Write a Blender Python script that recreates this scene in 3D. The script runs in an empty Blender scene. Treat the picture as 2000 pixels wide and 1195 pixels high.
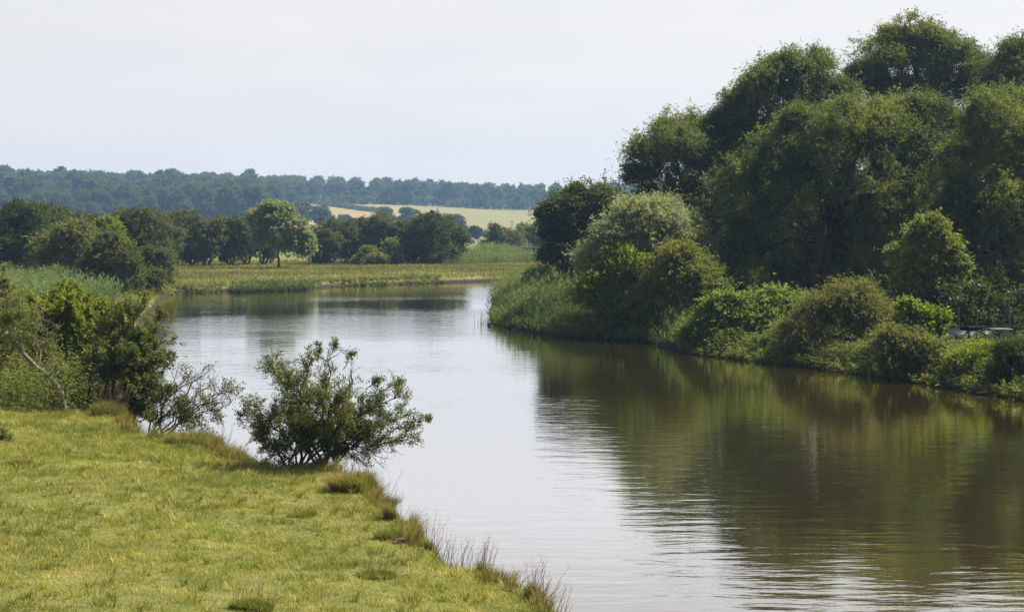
import bpy, math, random
import numpy as np
from mathutils import Vector

rng = np.random.default_rng(7)
random.seed(7)
SC = bpy.context.scene
COL = SC.collection
F, HOR, H = 3172.0, 440.0, 6.0          # focal length in photo pixels, horizon row, eye height (m)
SUN_AZ, SUN_EL = math.radians(64), math.radians(54)

# ------------------------------------------------------------------ helpers
def smooth(t):
    t = np.clip(t, 0, 1); return t * t * (3 - 2 * t)
def W(px, py, z=0.0):
    Y = (H - z) * F / (py - HOR); return ((px - 1000) / F * Y, Y)
def PX(px, py, Y):
    return np.array([(px - 1000) / F * Y, Y, H - (py - HOR) * Y / F])

def _hash(ix, iy, seed):
    n = (ix.astype(np.int64) * 374761393 + iy.astype(np.int64) * 668265263 + seed * 974711) & 0x7fffffff
    n = ((n ^ (n >> 13)) * 1274126177) & 0x7fffffff
    return ((n ^ (n >> 16)) & 0xffff) / 65535.0
def vnoise(x, y, seed=0):
    x = np.asarray(x, float); y = np.asarray(y, float)
    ix, iy = np.floor(x), np.floor(y); fx, fy = smooth(x - ix), smooth(y - iy)
    a, b = _hash(ix, iy, seed), _hash(ix + 1, iy, seed)
    c, d = _hash(ix, iy + 1, seed), _hash(ix + 1, iy + 1, seed)
    return (a * (1 - fx) + b * fx) * (1 - fy) + (c * (1 - fx) + d * fx) * fy * 1.0
def fbm(x, y, seed=0):
    return vnoise(x, y, seed) * .55 + vnoise(x * 2.1, y * 2.1, seed + 5) * .3 + vnoise(x * 4.3, y * 4.3, seed + 9) * .15

def tag(o, label=None, cat=None, group=None, kind=None):
    if label: o['label'] = label
    if cat: o['category'] = cat
    if group: o['group'] = group
    if kind: o['kind'] = kind
    return o
def link(name, data, parent=None, loc=None):
    o = bpy.data.objects.new(name, data); COL.objects.link(o)
    if parent: o.parent = parent
    if loc is not None: o.location = loc
    return o
def empty(name, loc, label, cat, group=None):
    o = link(name, None, None, loc); o.empty_display_size = .3
    return tag(o, label, cat, group)

def mesh_raw(name, verts, loops, starts, mat, tint=None, smooth_shade=False):
    me = bpy.data.meshes.new(name)
    verts = np.ascontiguousarray(verts, np.float32)
    me.vertices.add(len(verts)); me.vertices.foreach_set('co', verts.ravel())
    me.loops.add(len(loops)); me.loops.foreach_set('vertex_index', np.ascontiguousarray(loops, np.int32))
    me.polygons.add(len(starts)); me.polygons.foreach_set('loop_start', np.ascontiguousarray(starts, np.int32))
    if smooth_shade: me.polygons.foreach_set('use_smooth', np.ones(len(starts), bool))
    if tint is not None:
        at = me.attributes.new('tint', 'FLOAT', 'FACE'); at.data.foreach_set('value', np.ascontiguousarray(tint, np.float32))
    me.update(calc_edges=True)
    if mat: me.materials.append(mat)
    return me

class MB:
    """collects shapes for ONE mesh"""
    def __init__(s): s.v = []; s.f = []; s.n = 0; s.t = []
    def add(s, verts, faces, t=.5):
        s.v.append(np.asarray(verts, float)); s.f += [tuple(i + s.n for i in f) for f in faces]; s.t += [t] * len(faces); s.n += len(verts)
    def box(s, c, d, rz=0, t=.5, taper=1.0):
        hx, hy, hz = d[0] / 2, d[1] / 2, d[2] / 2; q = []
        for z, k in ((-hz, 1), (hz, taper)):
            for x, y in ((-hx, -hy), (hx, -hy), (hx, hy), (-hx, hy)):
                x, y = x * k, y * k
                q.append((c[0] + x * math.cos(rz) - y * math.sin(rz), c[1] + x * math.sin(rz) + y * math.cos(rz), c[2] + z))
        s.add(q, [(3, 2, 1, 0), (4, 5, 6, 7), (0, 1, 5, 4), (1, 2, 6, 5), (2, 3, 7, 6), (3, 0, 4, 7)], t)
    def tube(s, pts, radii, n=6, t=.5):
        pts = np.asarray(pts, float); m = len(pts)
        tan = np.gradient(pts, axis=0); tan /= np.linalg.norm(tan, axis=1)[:, None] + 1e-9
        ref = np.array([0, 0, 1.0]) if abs(tan[0, 2]) < .9 else np.array([1.0, 0, 0])
        a = np.cross(tan, ref); a /= np.linalg.norm(a, axis=1)[:, None] + 1e-9
        b = np.cross(tan, a); ang = np.arange(n) * 2 * math.pi / n
        v = (pts[:, None] + (a[:, None] * np.cos(ang)[None, :, None] + b[:, None] * np.sin(ang)[None, :, None]) * np.asarray(radii)[:, None, None]).reshape(-1, 3)
        fs = [(i * n + j, i * n + (j + 1) % n, (i + 1) * n + (j + 1) % n, (i + 1) * n + j) for i in range(m - 1) for j in range(n)]
        fs.append(tuple(range((m - 1) * n, m * n))); s.add(v, fs, t)
    def prism(s, poly, y0, y1, t=.5):
        n = len(poly); v = [(x, y0, z) for x, z in poly] + [(x, y1, z) for x, z in poly]
        s.add(v, [tuple(range(n)), tuple(range(2 * n - 1, n - 1, -1))] + [(i, i + n, (i + 1) % n + n, (i + 1) % n) for i in range(n)], t)
    def mesh(s, name, mat, sm=False):
        v = np.concatenate(s.v); lens = np.array([len(f) for f in s.f]); loops = np.concatenate([np.array(f) for f in s.f])
        return mesh_raw(name, v, loops, np.concatenate([[0], np.cumsum(lens)[:-1]]), mat, np.array(s.t), sm)
    def build(s, name, mat, parent=None, sm=False):
        return link(name, s.mesh(name, mat, sm), parent)

def norm(a): return a / (np.linalg.norm(a, axis=-1, keepdims=True) + 1e-9)
def rand_dir(n): return norm(rng.normal(size=(n, 3)))

def leaf_mesh(name, P, A, N, L, Wd, tint, mat):
    """each leaf one bent diamond"""
    n = len(P); A = norm(A); B = norm(np.cross(A, N)); N2 = np.cross(B, A)
    mid = P + A * (L * .45)[:, None]
    v = np.empty((n, 4, 3)); v[:, 0] = P; v[:, 2] = P + A * L[:, None] - N2 * (L * .12)[:, None]
    v[:, 1] = mid + B * (Wd * .5)[:, None]; v[:, 3] = mid - B * (Wd * .5)[:, None]
    return mesh_raw(name, v.reshape(-1, 3), np.arange(n * 4), np.arange(n) * 4, mat, tint)

def blade_mesh(name, P, Hh, Wd, lean, tint, mat, curve=1.0):
    """grass blades: P base, lean = horizontal offset of the tip; each a bent strip of a quad and a triangle"""
    n = len(P); side = rng.uniform(0, 2 * math.pi, n); S = np.stack([np.cos(side), np.sin(side), 0 * side], 1)
    up = np.zeros((n, 3)); up[:, 2] = Hh; ln = np.concatenate([lean, np.zeros((n, 1))], 1)
    mid = P + up * .55 + ln * .3 * curve; tip = P + up + ln
    v = np.empty((n, 5, 3)); w = (Wd * .5)[:, None]
    v[:, 0] = P - S * w; v[:, 1] = P + S * w; v[:, 2] = mid + S * w * .75; v[:, 3] = mid - S * w * .75; v[:, 4] = tip
    k = np.arange(n)[:, None] * 5
    loops = np.concatenate([k + 0, k + 1, k + 2, k + 3, k + 3, k + 2, k + 4], 1).ravel()
    starts = (np.arange(n)[:, None] * 7 + np.array([[0, 4]])).ravel()
    return mesh_raw(name, v.reshape(-1, 3), loops, starts, mat, np.repeat(tint, 2))

# ------------------------------------------------------------------ materials
def new_mat(name):
    m = bpy.data.materials.new(name); m.use_nodes = True; nt = m.node_tree; nt.nodes.clear()
    out = nt.nodes.new('ShaderNodeOutputMaterial'); return m, nt, out
def ramp(nt, fac, stops):
    r = nt.nodes.new('ShaderNodeValToRGB'); e = r.color_ramp.elements
    while len(e) < len(stops): e.new(.5)
    for i, (p, c) in enumerate(stops): e[i].position = p; e[i].color = (*c, 1)
    nt.links.new(fac, r.inputs[0]); return r.outputs[0]
def noise(nt, scale, detail=4, vec=None, rough=.55, dim='3D'):
    n = nt.nodes.new('ShaderNodeTexNoise'); n.inputs['Scale'].default_value = scale; n.inputs['Detail'].default_value = detail; n.inputs['Roughness'].default_value = rough
    if vec is not None: nt.links.new(vec, n.inputs['Vector'])
    return n.outputs['Fac']
def position(nt): return nt.nodes.new('ShaderNodeNewGeometry').outputs['Position']
def mapped(nt, vec, scale=(1, 1, 1), rot=(0, 0, 0)):
    m = nt.nodes.new('ShaderNodeMapping'); m.inputs['Scale'].default_value = scale; m.inputs['Rotation'].default_value = rot; nt.links.new(vec, m.inputs['Vector']); return m.outputs[0]
def mixc(nt, fac, a, b, mode='MIX'):
    m = nt.nodes.new('ShaderNodeMix'); m.data_type = 'RGBA'; m.blend_type = mode
    for inp, val in ((m.inputs[0], fac), (m.inputs[6], a), (m.inputs[7], b)):
        if hasattr(val, 'links') or hasattr(val, 'is_linked'): nt.links.new(val, inp)
        elif isinstance(val, tuple): inp.default_value = (*val, 1)
        else: inp.default_value = val
    return m.outputs[2]

def leaf_mat(name, dark, mid, light, transl=.35, patch=None, patch_scale=.35, gloss=.25, rough=.45, tcol=1.25):
    m, nt, out = new_mat(name)
    at = nt.nodes.new('ShaderNodeAttribute'); at.attribute_name = 'tint'
    c = ramp(nt, at.outputs['Fac'], [(0, dark), (.5, mid), (1, light)])
    if patch:
        f = ramp(nt, noise(nt, patch_scale, 3, position(nt)), [(.45, (0, 0, 0)), (.65, (1, 1, 1))])
        c = mixc(nt, f, c, mixc(nt, .65, c, patch))
    p = nt.nodes.new('ShaderNodeBsdfPrincipled'); p.inputs['Roughness'].default_value = rough; p.inputs['Specular IOR Level'].default_value = gloss
    nt.links.new(c, p.inputs['Base Color'])
    t = nt.nodes.new('ShaderNodeBsdfTranslucent')
    nt.links.new(mixc(nt, 1.0, c, (1.25 * tcol, 1.2 * tcol, .6), 'MULTIPLY'), t.inputs['Color'])
    mx = nt.nodes.new('ShaderNodeMixShader'); mx.inputs[0].default_value = transl
    nt.links.new(p.outputs[0], mx.inputs[1]); nt.links.new(t.outputs[0], mx.inputs[2]); nt.links.new(mx.outputs[0], out.inputs[0])
    return m
def simple_mat(name, c1, c2, scale=8, rough=.8, spec=.3, metal=0, bump=0):
    m, nt, out = new_mat(name)
    p = nt.nodes.new('ShaderNodeBsdfPrincipled'); p.inputs['Roughness'].default_value = rough; p.inputs['Specular IOR Level'].default_value = spec; p.inputs['Metallic'].default_value = metal
    n = noise(nt, scale, 5, position(nt)); nt.links.new(ramp(nt, n, [(.3, c1), (.7, c2)]), p.inputs['Base Color'])
    if bump:
        b = nt.nodes.new('ShaderNodeBump'); b.inputs['Strength'].default_value = bump; b.inputs['Distance'].default_value = .02; nt.links.new(n, b.inputs['Height']); nt.links.new(b.outputs[0], p.inputs['Normal'])
    nt.links.new(p.outputs[0], out.inputs[0]); return m

M = {}
M['bark'] = simple_mat('bark', (.025, .02, .014), (.07, .06, .045), 6, .95, .1, 0, .5)
M['bark_light'] = simple_mat('bark_light', (.10, .085, .06), (.22, .19, .15), 6, .95, .1, 0, .5)
M['willow'] = leaf_mat('willow_leaf', (0.031, 0.050, 0.017), (0.077, 0.106, 0.036), (0.156, 0.192, 0.072), .42, (0.168, 0.186, 0.054), .22, .12, .55)
M['willow_grey'] = leaf_mat('grey_willow_leaf', (.10, .12, .07), (.21, .24, .16), (.34, .37, .28), .35, (.24, .27, .14), .4, .2, .45)
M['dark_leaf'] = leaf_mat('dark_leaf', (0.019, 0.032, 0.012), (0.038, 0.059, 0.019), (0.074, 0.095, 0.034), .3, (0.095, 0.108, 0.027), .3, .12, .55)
M['mid_leaf'] = leaf_mat('mid_green_leaf', (.03, .048, .014), (.068, .094, .028), (.125, .15, .05), .38, (.10, .12, .03), .3, .1, .55)
M['yellow_leaf'] = leaf_mat('yellow_green_leaf', (.06, .09, .016), (.135, .18, .03), (.23, .26, .055), .45, None, .35, .09)
M['bush_leaf'] = leaf_mat('bush_leaf', (0.061, 0.086, 0.022), (0.132, 0.165, 0.046), (0.220, 0.248, 0.083), .42, (0.187, 0.176, 0.055), .5, .09)
M['brown_leaf'] = leaf_mat('olive_leaf', (.062, .073, .026), (.13, .142, .052), (.21, .22, .09), .4, (.15, .14, .055), .6, .09)
M['knot_leaf'] = leaf_mat('broad_bright_leaf', (.06, .095, .018), (.13, .185, .04), (.20, .25, .065), .42, None, .4, .1, .5)
M['haw'] = leaf_mat('hawthorn_leaf', (.04, .062, .017), (.095, .12, .034), (.16, .18, .06), .42, (.13, .115, .035), .9, .12)
M['haw_far'] = leaf_mat('far_hawthorn_leaf', (0.043, 0.058, 0.019), (0.082, 0.104, 0.034), (0.137, 0.156, 0.053), .3, (0.117, 0.108, 0.039), .25, .1, .6)
M['haw_yellow'] = leaf_mat('yellowing_leaf', (.07, .105, .016), (.155, .205, .032), (.26, .30, .065), .45, (.18, .205, .035), .7, .08)
M['ash'] = leaf_mat('ash_leaf', (.09, .12, .055), (.19, .225, .12), (.30, .33, .20), .4, None, .3, .09)
M['wood_far'] = leaf_mat('woodland_leaf', (.035, .056, .018), (.07, .10, .03), (.13, .16, .055), .35, (.10, .13, .03), .03, .08, .7)
M['grass'] = leaf_mat('grass_blade', (.11, .14, .028), (.29, .285, .066), (.49, .43, .19), .3, (.19, .22, .045), 1.0, .06, .6, 1.0)
M['meadow'] = leaf_mat('meadow_blade', (.085, .105, .025), (.195, .195, .055), (.32, .28, .12), .3, (.14, .12, .05), .12, .06, .6, 1.0)
M['tussock'] = leaf_mat('tussock_blade', (.07, .10, .02), (.19, .185, .045), (.36, .29, .12), .35, (.20, .15, .05), 1.2, .08, .6, 1.0)
M['grass_tuft'] = leaf_mat('weedy_tuft_blade', (.07, .10, .02), (.15, .18, .04), (.26, .26, .08), .35, (.2, .2, .05), 2, .06, .6, 1.0)
M['straw'] = leaf_mat('seed_stalk', (.12, .09, .045), (.24, .19, .10), (.36, .3, .18), .3, None, 1, .1, .6, 1.0)
M['reed'] = leaf_mat('reed_blade', (.035, .062, .016), (.085, .125, .034), (.17, .205, .085), .42, (.13, .15, .03), .16, .1, .5, 1.0)
M['reed_blue'] = leaf_mat('blue_green_reed_blade', (.05, .09, .032), (.105, .16, .06), (.19, .245, .115), .38, (.12, .17, .045), .2, .09, .45, 1.0)
M['weed'] = leaf_mat('weed_leaf', (.05, .08, .02), (.105, .14, .036), (.20, .21, .065), .4, (.16, .145, .05), .8, .07)
M['flower'] = simple_mat('pale_flower', (.6, .52, .5), (.75, .7, .68), 30, .8)
M['earth'] = simple_mat('bare_earth', (.05, .03, .02), (.30, .17, .10), 14, .95, .1, 0, .6)
M['soil'] = simple_mat('dark_soil', (.02, .014, .009), (.05, .035, .022), 6, .95, .1, 0, .6)
M['deadwood'] = simple_mat('dead_wood', (.12, .105, .09), (.34, .31, .27), 9, .9, .2, 0, .4)
M['post'] = simple_mat('fence_post_wood', (.05, .043, .03), (.11, .095, .075), 12, .9, .2)
M['wire'] = simple_mat('fence_wire', (.03, .03, .03), (.06, .06, .06), 5, .6, .4, .2)
M['shed'] = simple_mat('shed_sheet', (.14, .18, .22), (.22, .26, .30), 2, .7)
M['dark_wall'] = simple_mat('dark_timber_wall', (.008, .008, .010), (.015, .014, .016), 3, .9, .05)
M['pale_cap'] = simple_mat('pale_rail', (.08, .08, .08), (.14, .14, .14), 3, .9, .1)
M['car_paint'] = simple_mat('dark_car_paint', (.007, .008, .009), (.010, .011, .012), 3, .55, .06)
M['car_glass'] = simple_mat('car_window_glass', (.004, .005, .006), (.007, .008, .009), 3, .45, .08)
M['car_screen'] = simple_mat('car_windscreen_glass', (.012, .015, .022), (.02, .025, .034), 3, .5, .06)
M['rubber'] = simple_mat('tyre_rubber', (.012, .012, .012), (.02, .02, .02), 5, .9)
M['alloy'] = simple_mat('wheel_alloy', (.35, .35, .36), (.45, .45, .46), 5, .35, .5, .8)
M['lamp'] = simple_mat('headlamp_lens', (.5, .5, .52), (.65, .65, .67), 5, .1, .8)
M['black'] = simple_mat('dark_stub', (.01, .01, .01), (.02, .018, .016), 5, .6)

# ------------------------------------------------------------------ the river and the ground
left_edge = [(1400, 1500), (1180, 1262), (1085, 1195), (1040, 1160), (1000, 1135), (930, 1090), (880, 1072), (842, 1052), (822, 1030), (798, 1008), (762, 996),
             (744, 985), (738, 955), (712, 922), (690, 910), (640, 899), (560, 894), (480, 884), (440, 868), (415, 852), (340, 842), (325, 850), (285, 842), (262, 826)]
river = [W(p[0] + max(0, p[1] - 1040) * .28, p[1], .62) for p in left_edge]
river += [W(*p, 0) for p in [(225, 800), (205, 760), (215, 720), (235, 690), (262, 650), (285, 618), (306, 595), (322, 578), (345, 573.5), (400, 572), (450, 569.5),
          (520, 568), (600, 564), (660, 559.5), (750, 557), (850, 553), (950, 550), (1050, 548), (1180, 545)]]
river += [(25, 181), (60, 188), (110, 190), (112, 171), (60, 168), (20, 163), (6, 157)]
river += [W(*p, 0) for p in [(990, 561), (978, 580), (962, 605), (958, 620), (968, 636), (1010, 645), (1090, 658), (1180, 664), (1270, 671), (1335, 690), (1420, 700),
          (1500, 710), (1600, 722), (1700, 735), (1790, 748), (1880, 762), (1960, 776), (2050, 790), (2300, 850), (2900, 1000)]]
river += [(45, -80), (9, -80)]
RV = np.array(river)

def sdist(X, Y):
    """signed distance to the waterline, negative in the water"""
    X = np.asarray(X, float); Y = np.asarray(Y, float); sh = X.shape; x = X.ravel(); y = Y.ravel()
    best = np.full(x.shape, 1e18); ins = np.zeros(x.shape, bool)
    for i in range(len(RV)):
        ax, ay = RV[i]; bx, by = RV[(i + 1) % len(RV)]; dx, dy = bx - ax, by - ay
        t = np.clip(((x - ax) * dx + (y - ay) * dy) / (dx * dx + dy * dy + 1e-12), 0, 1)
        best = np.minimum(best, (x - ax - t * dx) ** 2 + (y - ay - t * dy) ** 2)
        if dy != 0: ins ^= ((ay > y) != (by > y)) & (x < ax + (y - ay) / dy * dx)
    d = np.sqrt(best); d[ins] *= -1
    return d.reshape(sh)

RPX = np.array([-1500, 0, 250, 500, 650, 800, 1000, 1200, 1500, 3500.]); RPY = np.array([376, 374, 380, 385, 386, 391, 402, 398, 395, 395.])
def hill(X, Y):
    Yc = np.maximum(Y, 300.); a = X / Yc * F + 1000
    zr = H + (HOR - np.interp(a, RPX, RPY)) * 1300 / F
    t = np.clip((Yc - 640) / 660, 0, None)
    prof = np.where(t < 1, smooth(t * .5 + .0) * 2 * .5 + t * .5, 1 - .2 * smooth((t - 1) / .5))
    return np.where(Y > 640, zr * prof, 0)
def ground(X, Y, d=None, lumps=True):
    X = np.asarray(X, float); Y = np.asarray(Y, float)
    if d is None: d = sdist(X, Y)
    dn = d + (vnoise(X * 1.1, Y * 1.1, 3) - .5) * .55 * (Y < 120)
    wide = np.where((X > -4) & (Y > 45) & (X > (Y - 60) * -.1), 1.1, .35)
    up = .52 * smooth(dn / wide) + .34 * smooth(dn / 9)
    down = -.05 - 1.6 * smooth(-dn / 5)
    z = np.where(dn > 0, up, np.minimum(up, down * smooth(-dn / .25)))
    if lumps:
        z = z + np.where(dn > .3, (fbm(X * .9, Y * .9, 21) - .5) * .13 + (fbm(X * .22, Y * .22, 31) - .5) * .22, 0)
    z = z + .004 * np.clip(Y - 250, 0, 390) * smooth((Y - 250) / 100)
    z = z + np.where(dn > 0, .3 * smooth((-X - 7) / 8) * smooth((Y - 28) / 12) * smooth((75 - Y) / 20), 0)
    z = z - .16 * np.exp(-((X - 18.6) ** 2 + (Y - 65.8) ** 2) / 9)
    return z + hill(X, Y)
def gz(x, y): return float(ground(np.array([x]), np.array([y]))[0])

ys = [-60.]
while ys[-1] < 1700:
    y = ys[-1]; ys.append(y + (1.5 if y < 18 else .17 if y < 46 else .35 if y < 75 else .6 if y < 240 else 6 if y < 600 else 14))
ys = np.array(ys); s = np.linspace(-.8, .8, 560)
XX = s[None, :] * (np.maximum(ys, -20)[:, None] + 36); YY = np.repeat(ys[:, None], len(s), 1)
ZZ = ground(XX, YY)
nr, nc = XX.shape
idx = np.arange(nr * nc).reshape(nr, nc)
quads = np.stack([idx[:-1, :-1], idx[:-1, 1:], idx[1:, 1:], idx[1:, :-1]], -1).reshape(-1)

m, nt, out = new_mat('meadow_ground'); pos = position(nt)
big = noise(nt, .12, 4, pos); midn = noise(nt, 1.1, 5, pos, .65); fine = noise(nt, 9, 4, pos, .7)
g = ramp(nt, midn, [(.3, (.06, .08, .018)), (.5, (.12, .125, .032)), (.7, (.17, .155, .055))])
g = mixc(nt, ramp(nt, big, [(.4, (0, 0, 0)), (.62, (1, 1, 1))]), g, mixc(nt, .5, g, (.18, .15, .06)))
g = mixc(nt, ramp(nt, fine, [(.35, (.6, .6, .6)), (.65, (0, 0, 0))]), g, (.06, .075, .018))
nrm = nt.nodes.new('ShaderNodeNewGeometry'); sp = nt.nodes.new('ShaderNodeSeparateXYZ'); nt.links.new(nrm.outputs['Normal'], sp.inputs[0])
g = mixc(nt, ramp(nt, sp.outputs['Z'], [(.55, (1, 1, 1)), (.85, (0, 0, 0))]), g, ramp(nt, fine, [(.3, (.022, .016, .010)), (.7, (.07, .05, .03))]))
sz = nt.nodes.new('ShaderNodeSeparateXYZ'); nt.links.new(pos, sz.inputs[0])
g = mixc(nt, ramp(nt, sz.outputs['Z'], [(.2, (1, 1, 1)), (.34, (0, 0, 0))]), g, ramp(nt, fine, [(.3, (.012, .010, .007)), (.7, (.035, .027, .017))]))   # bare wet mud at the waterline
p = nt.nodes.new('ShaderNodeBsdfPrincipled'); p.inputs['Roughness'].default_value = .95; p.inputs['Specular IOR Level'].default_value = .1
nt.links.new(g, p.inputs['Base Color'])
b = nt.nodes.new('ShaderNodeBump'); b.inputs['Strength'].default_value = .6; b.inputs['Distance'].default_value = .06; nt.links.new(fine, b.inputs['Height']); nt.links.new(b.outputs[0], p.inputs['Normal'])
nt.links.new(p.outputs[0], out.inputs[0]); M['ground'] = m
me = mesh_raw('ground', np.stack([XX, YY, ZZ], -1).reshape(-1, 3), quads, np.arange(len(quads) // 4) * 4, m, None, True)
tag(link('ground', me), 'flat grassy river meadows rising to a long hill far behind', 'ground', None, 'structure')

# golden fields on the far slope
def field(corners, col1, col2, label):
    c = [np.array(q, float) for q in corners]; n = 40
    u, v = np.meshgrid(np.linspace(0, 1, n), np.linspace(0, 1, 24))
    q = ((1 - u) * (1 - v))[..., None] * c[0] + (u * (1 - v))[..., None] * c[1] + (u * v)[..., None] * c[2] + ((1 - u) * v)[..., None] * c[3]
    z = ground(q[..., 0], q[..., 1], np.full(q.shape[:2], 99.)) + .35
    mt, t2, o2 = new_mat('crop_field'); nn = noise(t2, .5, 3, mapped(t2, position(t2), (.12, 1, .1), (0, 0, .35))); n3 = noise(t2, .02, 3, position(t2))
    pr = t2.nodes.new('ShaderNodeBsdfPrincipled'); pr.inputs['Roughness'].default_value = .95; pr.inputs['Specular IOR Level'].default_value = .05
    cc = ramp(t2, nn, [(.3, col1), (.7, col2)]); cc = mixc(t2, ramp(t2, n3, [(.4, (0, 0, 0)), (.65, (.5, .5, .5))]), cc, (.17, .14, .06))
    t2.links.new(cc, pr.inputs['Base Color']); t2.links.new(pr.outputs[0], o2.inputs[0])
    i2 = np.arange(q.shape[0] * n).reshape(-1, n); qd = np.stack([i2[:-1, :-1], i2[:-1, 1:], i2[1:, 1:], i2[1:, :-1]], -1).reshape(-1)
    ob = link('field', mesh_raw('field', np.concatenate([q, z[..., None]], -1).reshape(-1, 3), qd, np.arange(len(qd) // 4) * 4, mt, None, True))
    return tag(ob, label, 'field', None, 'structure')
def A(px, Y): return ((px - 1000) / F * Y, Y)
field([A(560, 720), A(930, 790), A(742, 985), A(575, 1115)], (.20, .145, .07), (.25, .18, .09), 'ripe orange stubble field beyond the meadow hedge, below the ridge wood')
field([A(650, 1050), A(790, 930), A(830, 1120), A(600, 1125)], (.18, .15, .07), (.22, .185, .09), 'narrow straw coloured field strip above the dark field hedge')
field([A(830, 700), A(1180, 690), A(1190, 1060), A(800, 1110)], (.125, .122, .05), (.175, .165, .075), 'broad yellow grass field sloping up to the ridge wood')

# water
m, nt, out = new_mat('river_water'); pos = position(nt)
dif = nt.nodes.new('ShaderNodeBsdfDiffuse'); dif.inputs['Color'].default_value = (.050, .033, .004, 1)
glo = nt.nodes.new('ShaderNodeBsdfGlossy'); glo.inputs['Roughness'].default_value = .03; glo.inputs['Color'].default_value = (.97, .98, 1, 1)
fr = nt.nodes.new('ShaderNodeFresnel'); fr.inputs['IOR'].default_value = 1.33
fac = ramp(nt, fr.outputs[0], [(0, (.0, .0, .0)), (.34, (.86, .86, .86)), (1, (1, 1, 1))])
w1 = noise(nt, 1.0, 2, mapped(nt, pos, (.62, 1.9, 1), (0, 0, .06)), .5)
w2 = noise(nt, 1.0, 3, mapped(nt, pos, (2.2, 6.5, 1), (0, 0, -.1)), .6)
calm = ramp(nt, noise(nt, 1.0, 2, mapped(nt, pos, (.035, .07, 1))), [(.35, (.25, .25, .25)), (.65, (1, 1, 1))])
mth = nt.nodes.new('ShaderNodeMath'); mth.operation = 'MULTIPLY_ADD'; nt.links.new(w2, mth.inputs[0]); mth.inputs[1].default_value = .22; nt.links.new(w1, mth.inputs[2])
mt2 = nt.nodes.new('ShaderNodeMath'); mt2.operation = 'MULTIPLY'; nt.links.new(mth.outputs[0], mt2.inputs[0]); nt.links.new(calm, mt2.inputs[1])
b = nt.nodes.new('ShaderNodeBump'); b.inputs['Strength'].default_value = 1.0; b.inputs['Distance'].default_value = .018
nt.links.new(mt2.outputs[0], b.inputs['Height'])
for q in (dif, glo, fr): nt.links.new(b.outputs[0], q.inputs['Normal'])
mx = nt.nodes.new('ShaderNodeMixShader'); nt.links.new(fac, mx.inputs[0]); nt.links.new(dif.outputs[0], mx.inputs[1]); nt.links.new(glo.outputs[0], mx.inputs[2]); nt.links.new(mx.outputs[0], out.inputs[0])
me = bpy.data.meshes.new('river_water'); me.from_pydata([(-90, -58, 0), (170, -58, 0), (170, 235, 0), (-90, 235, 0)], [], [(0, 1, 2, 3)]); me.materials.append(m)
tag(link('river_water', me), 'calm brown river bending between grassy banks and reflecting the pale sky', 'river', None, 'structure')

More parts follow.
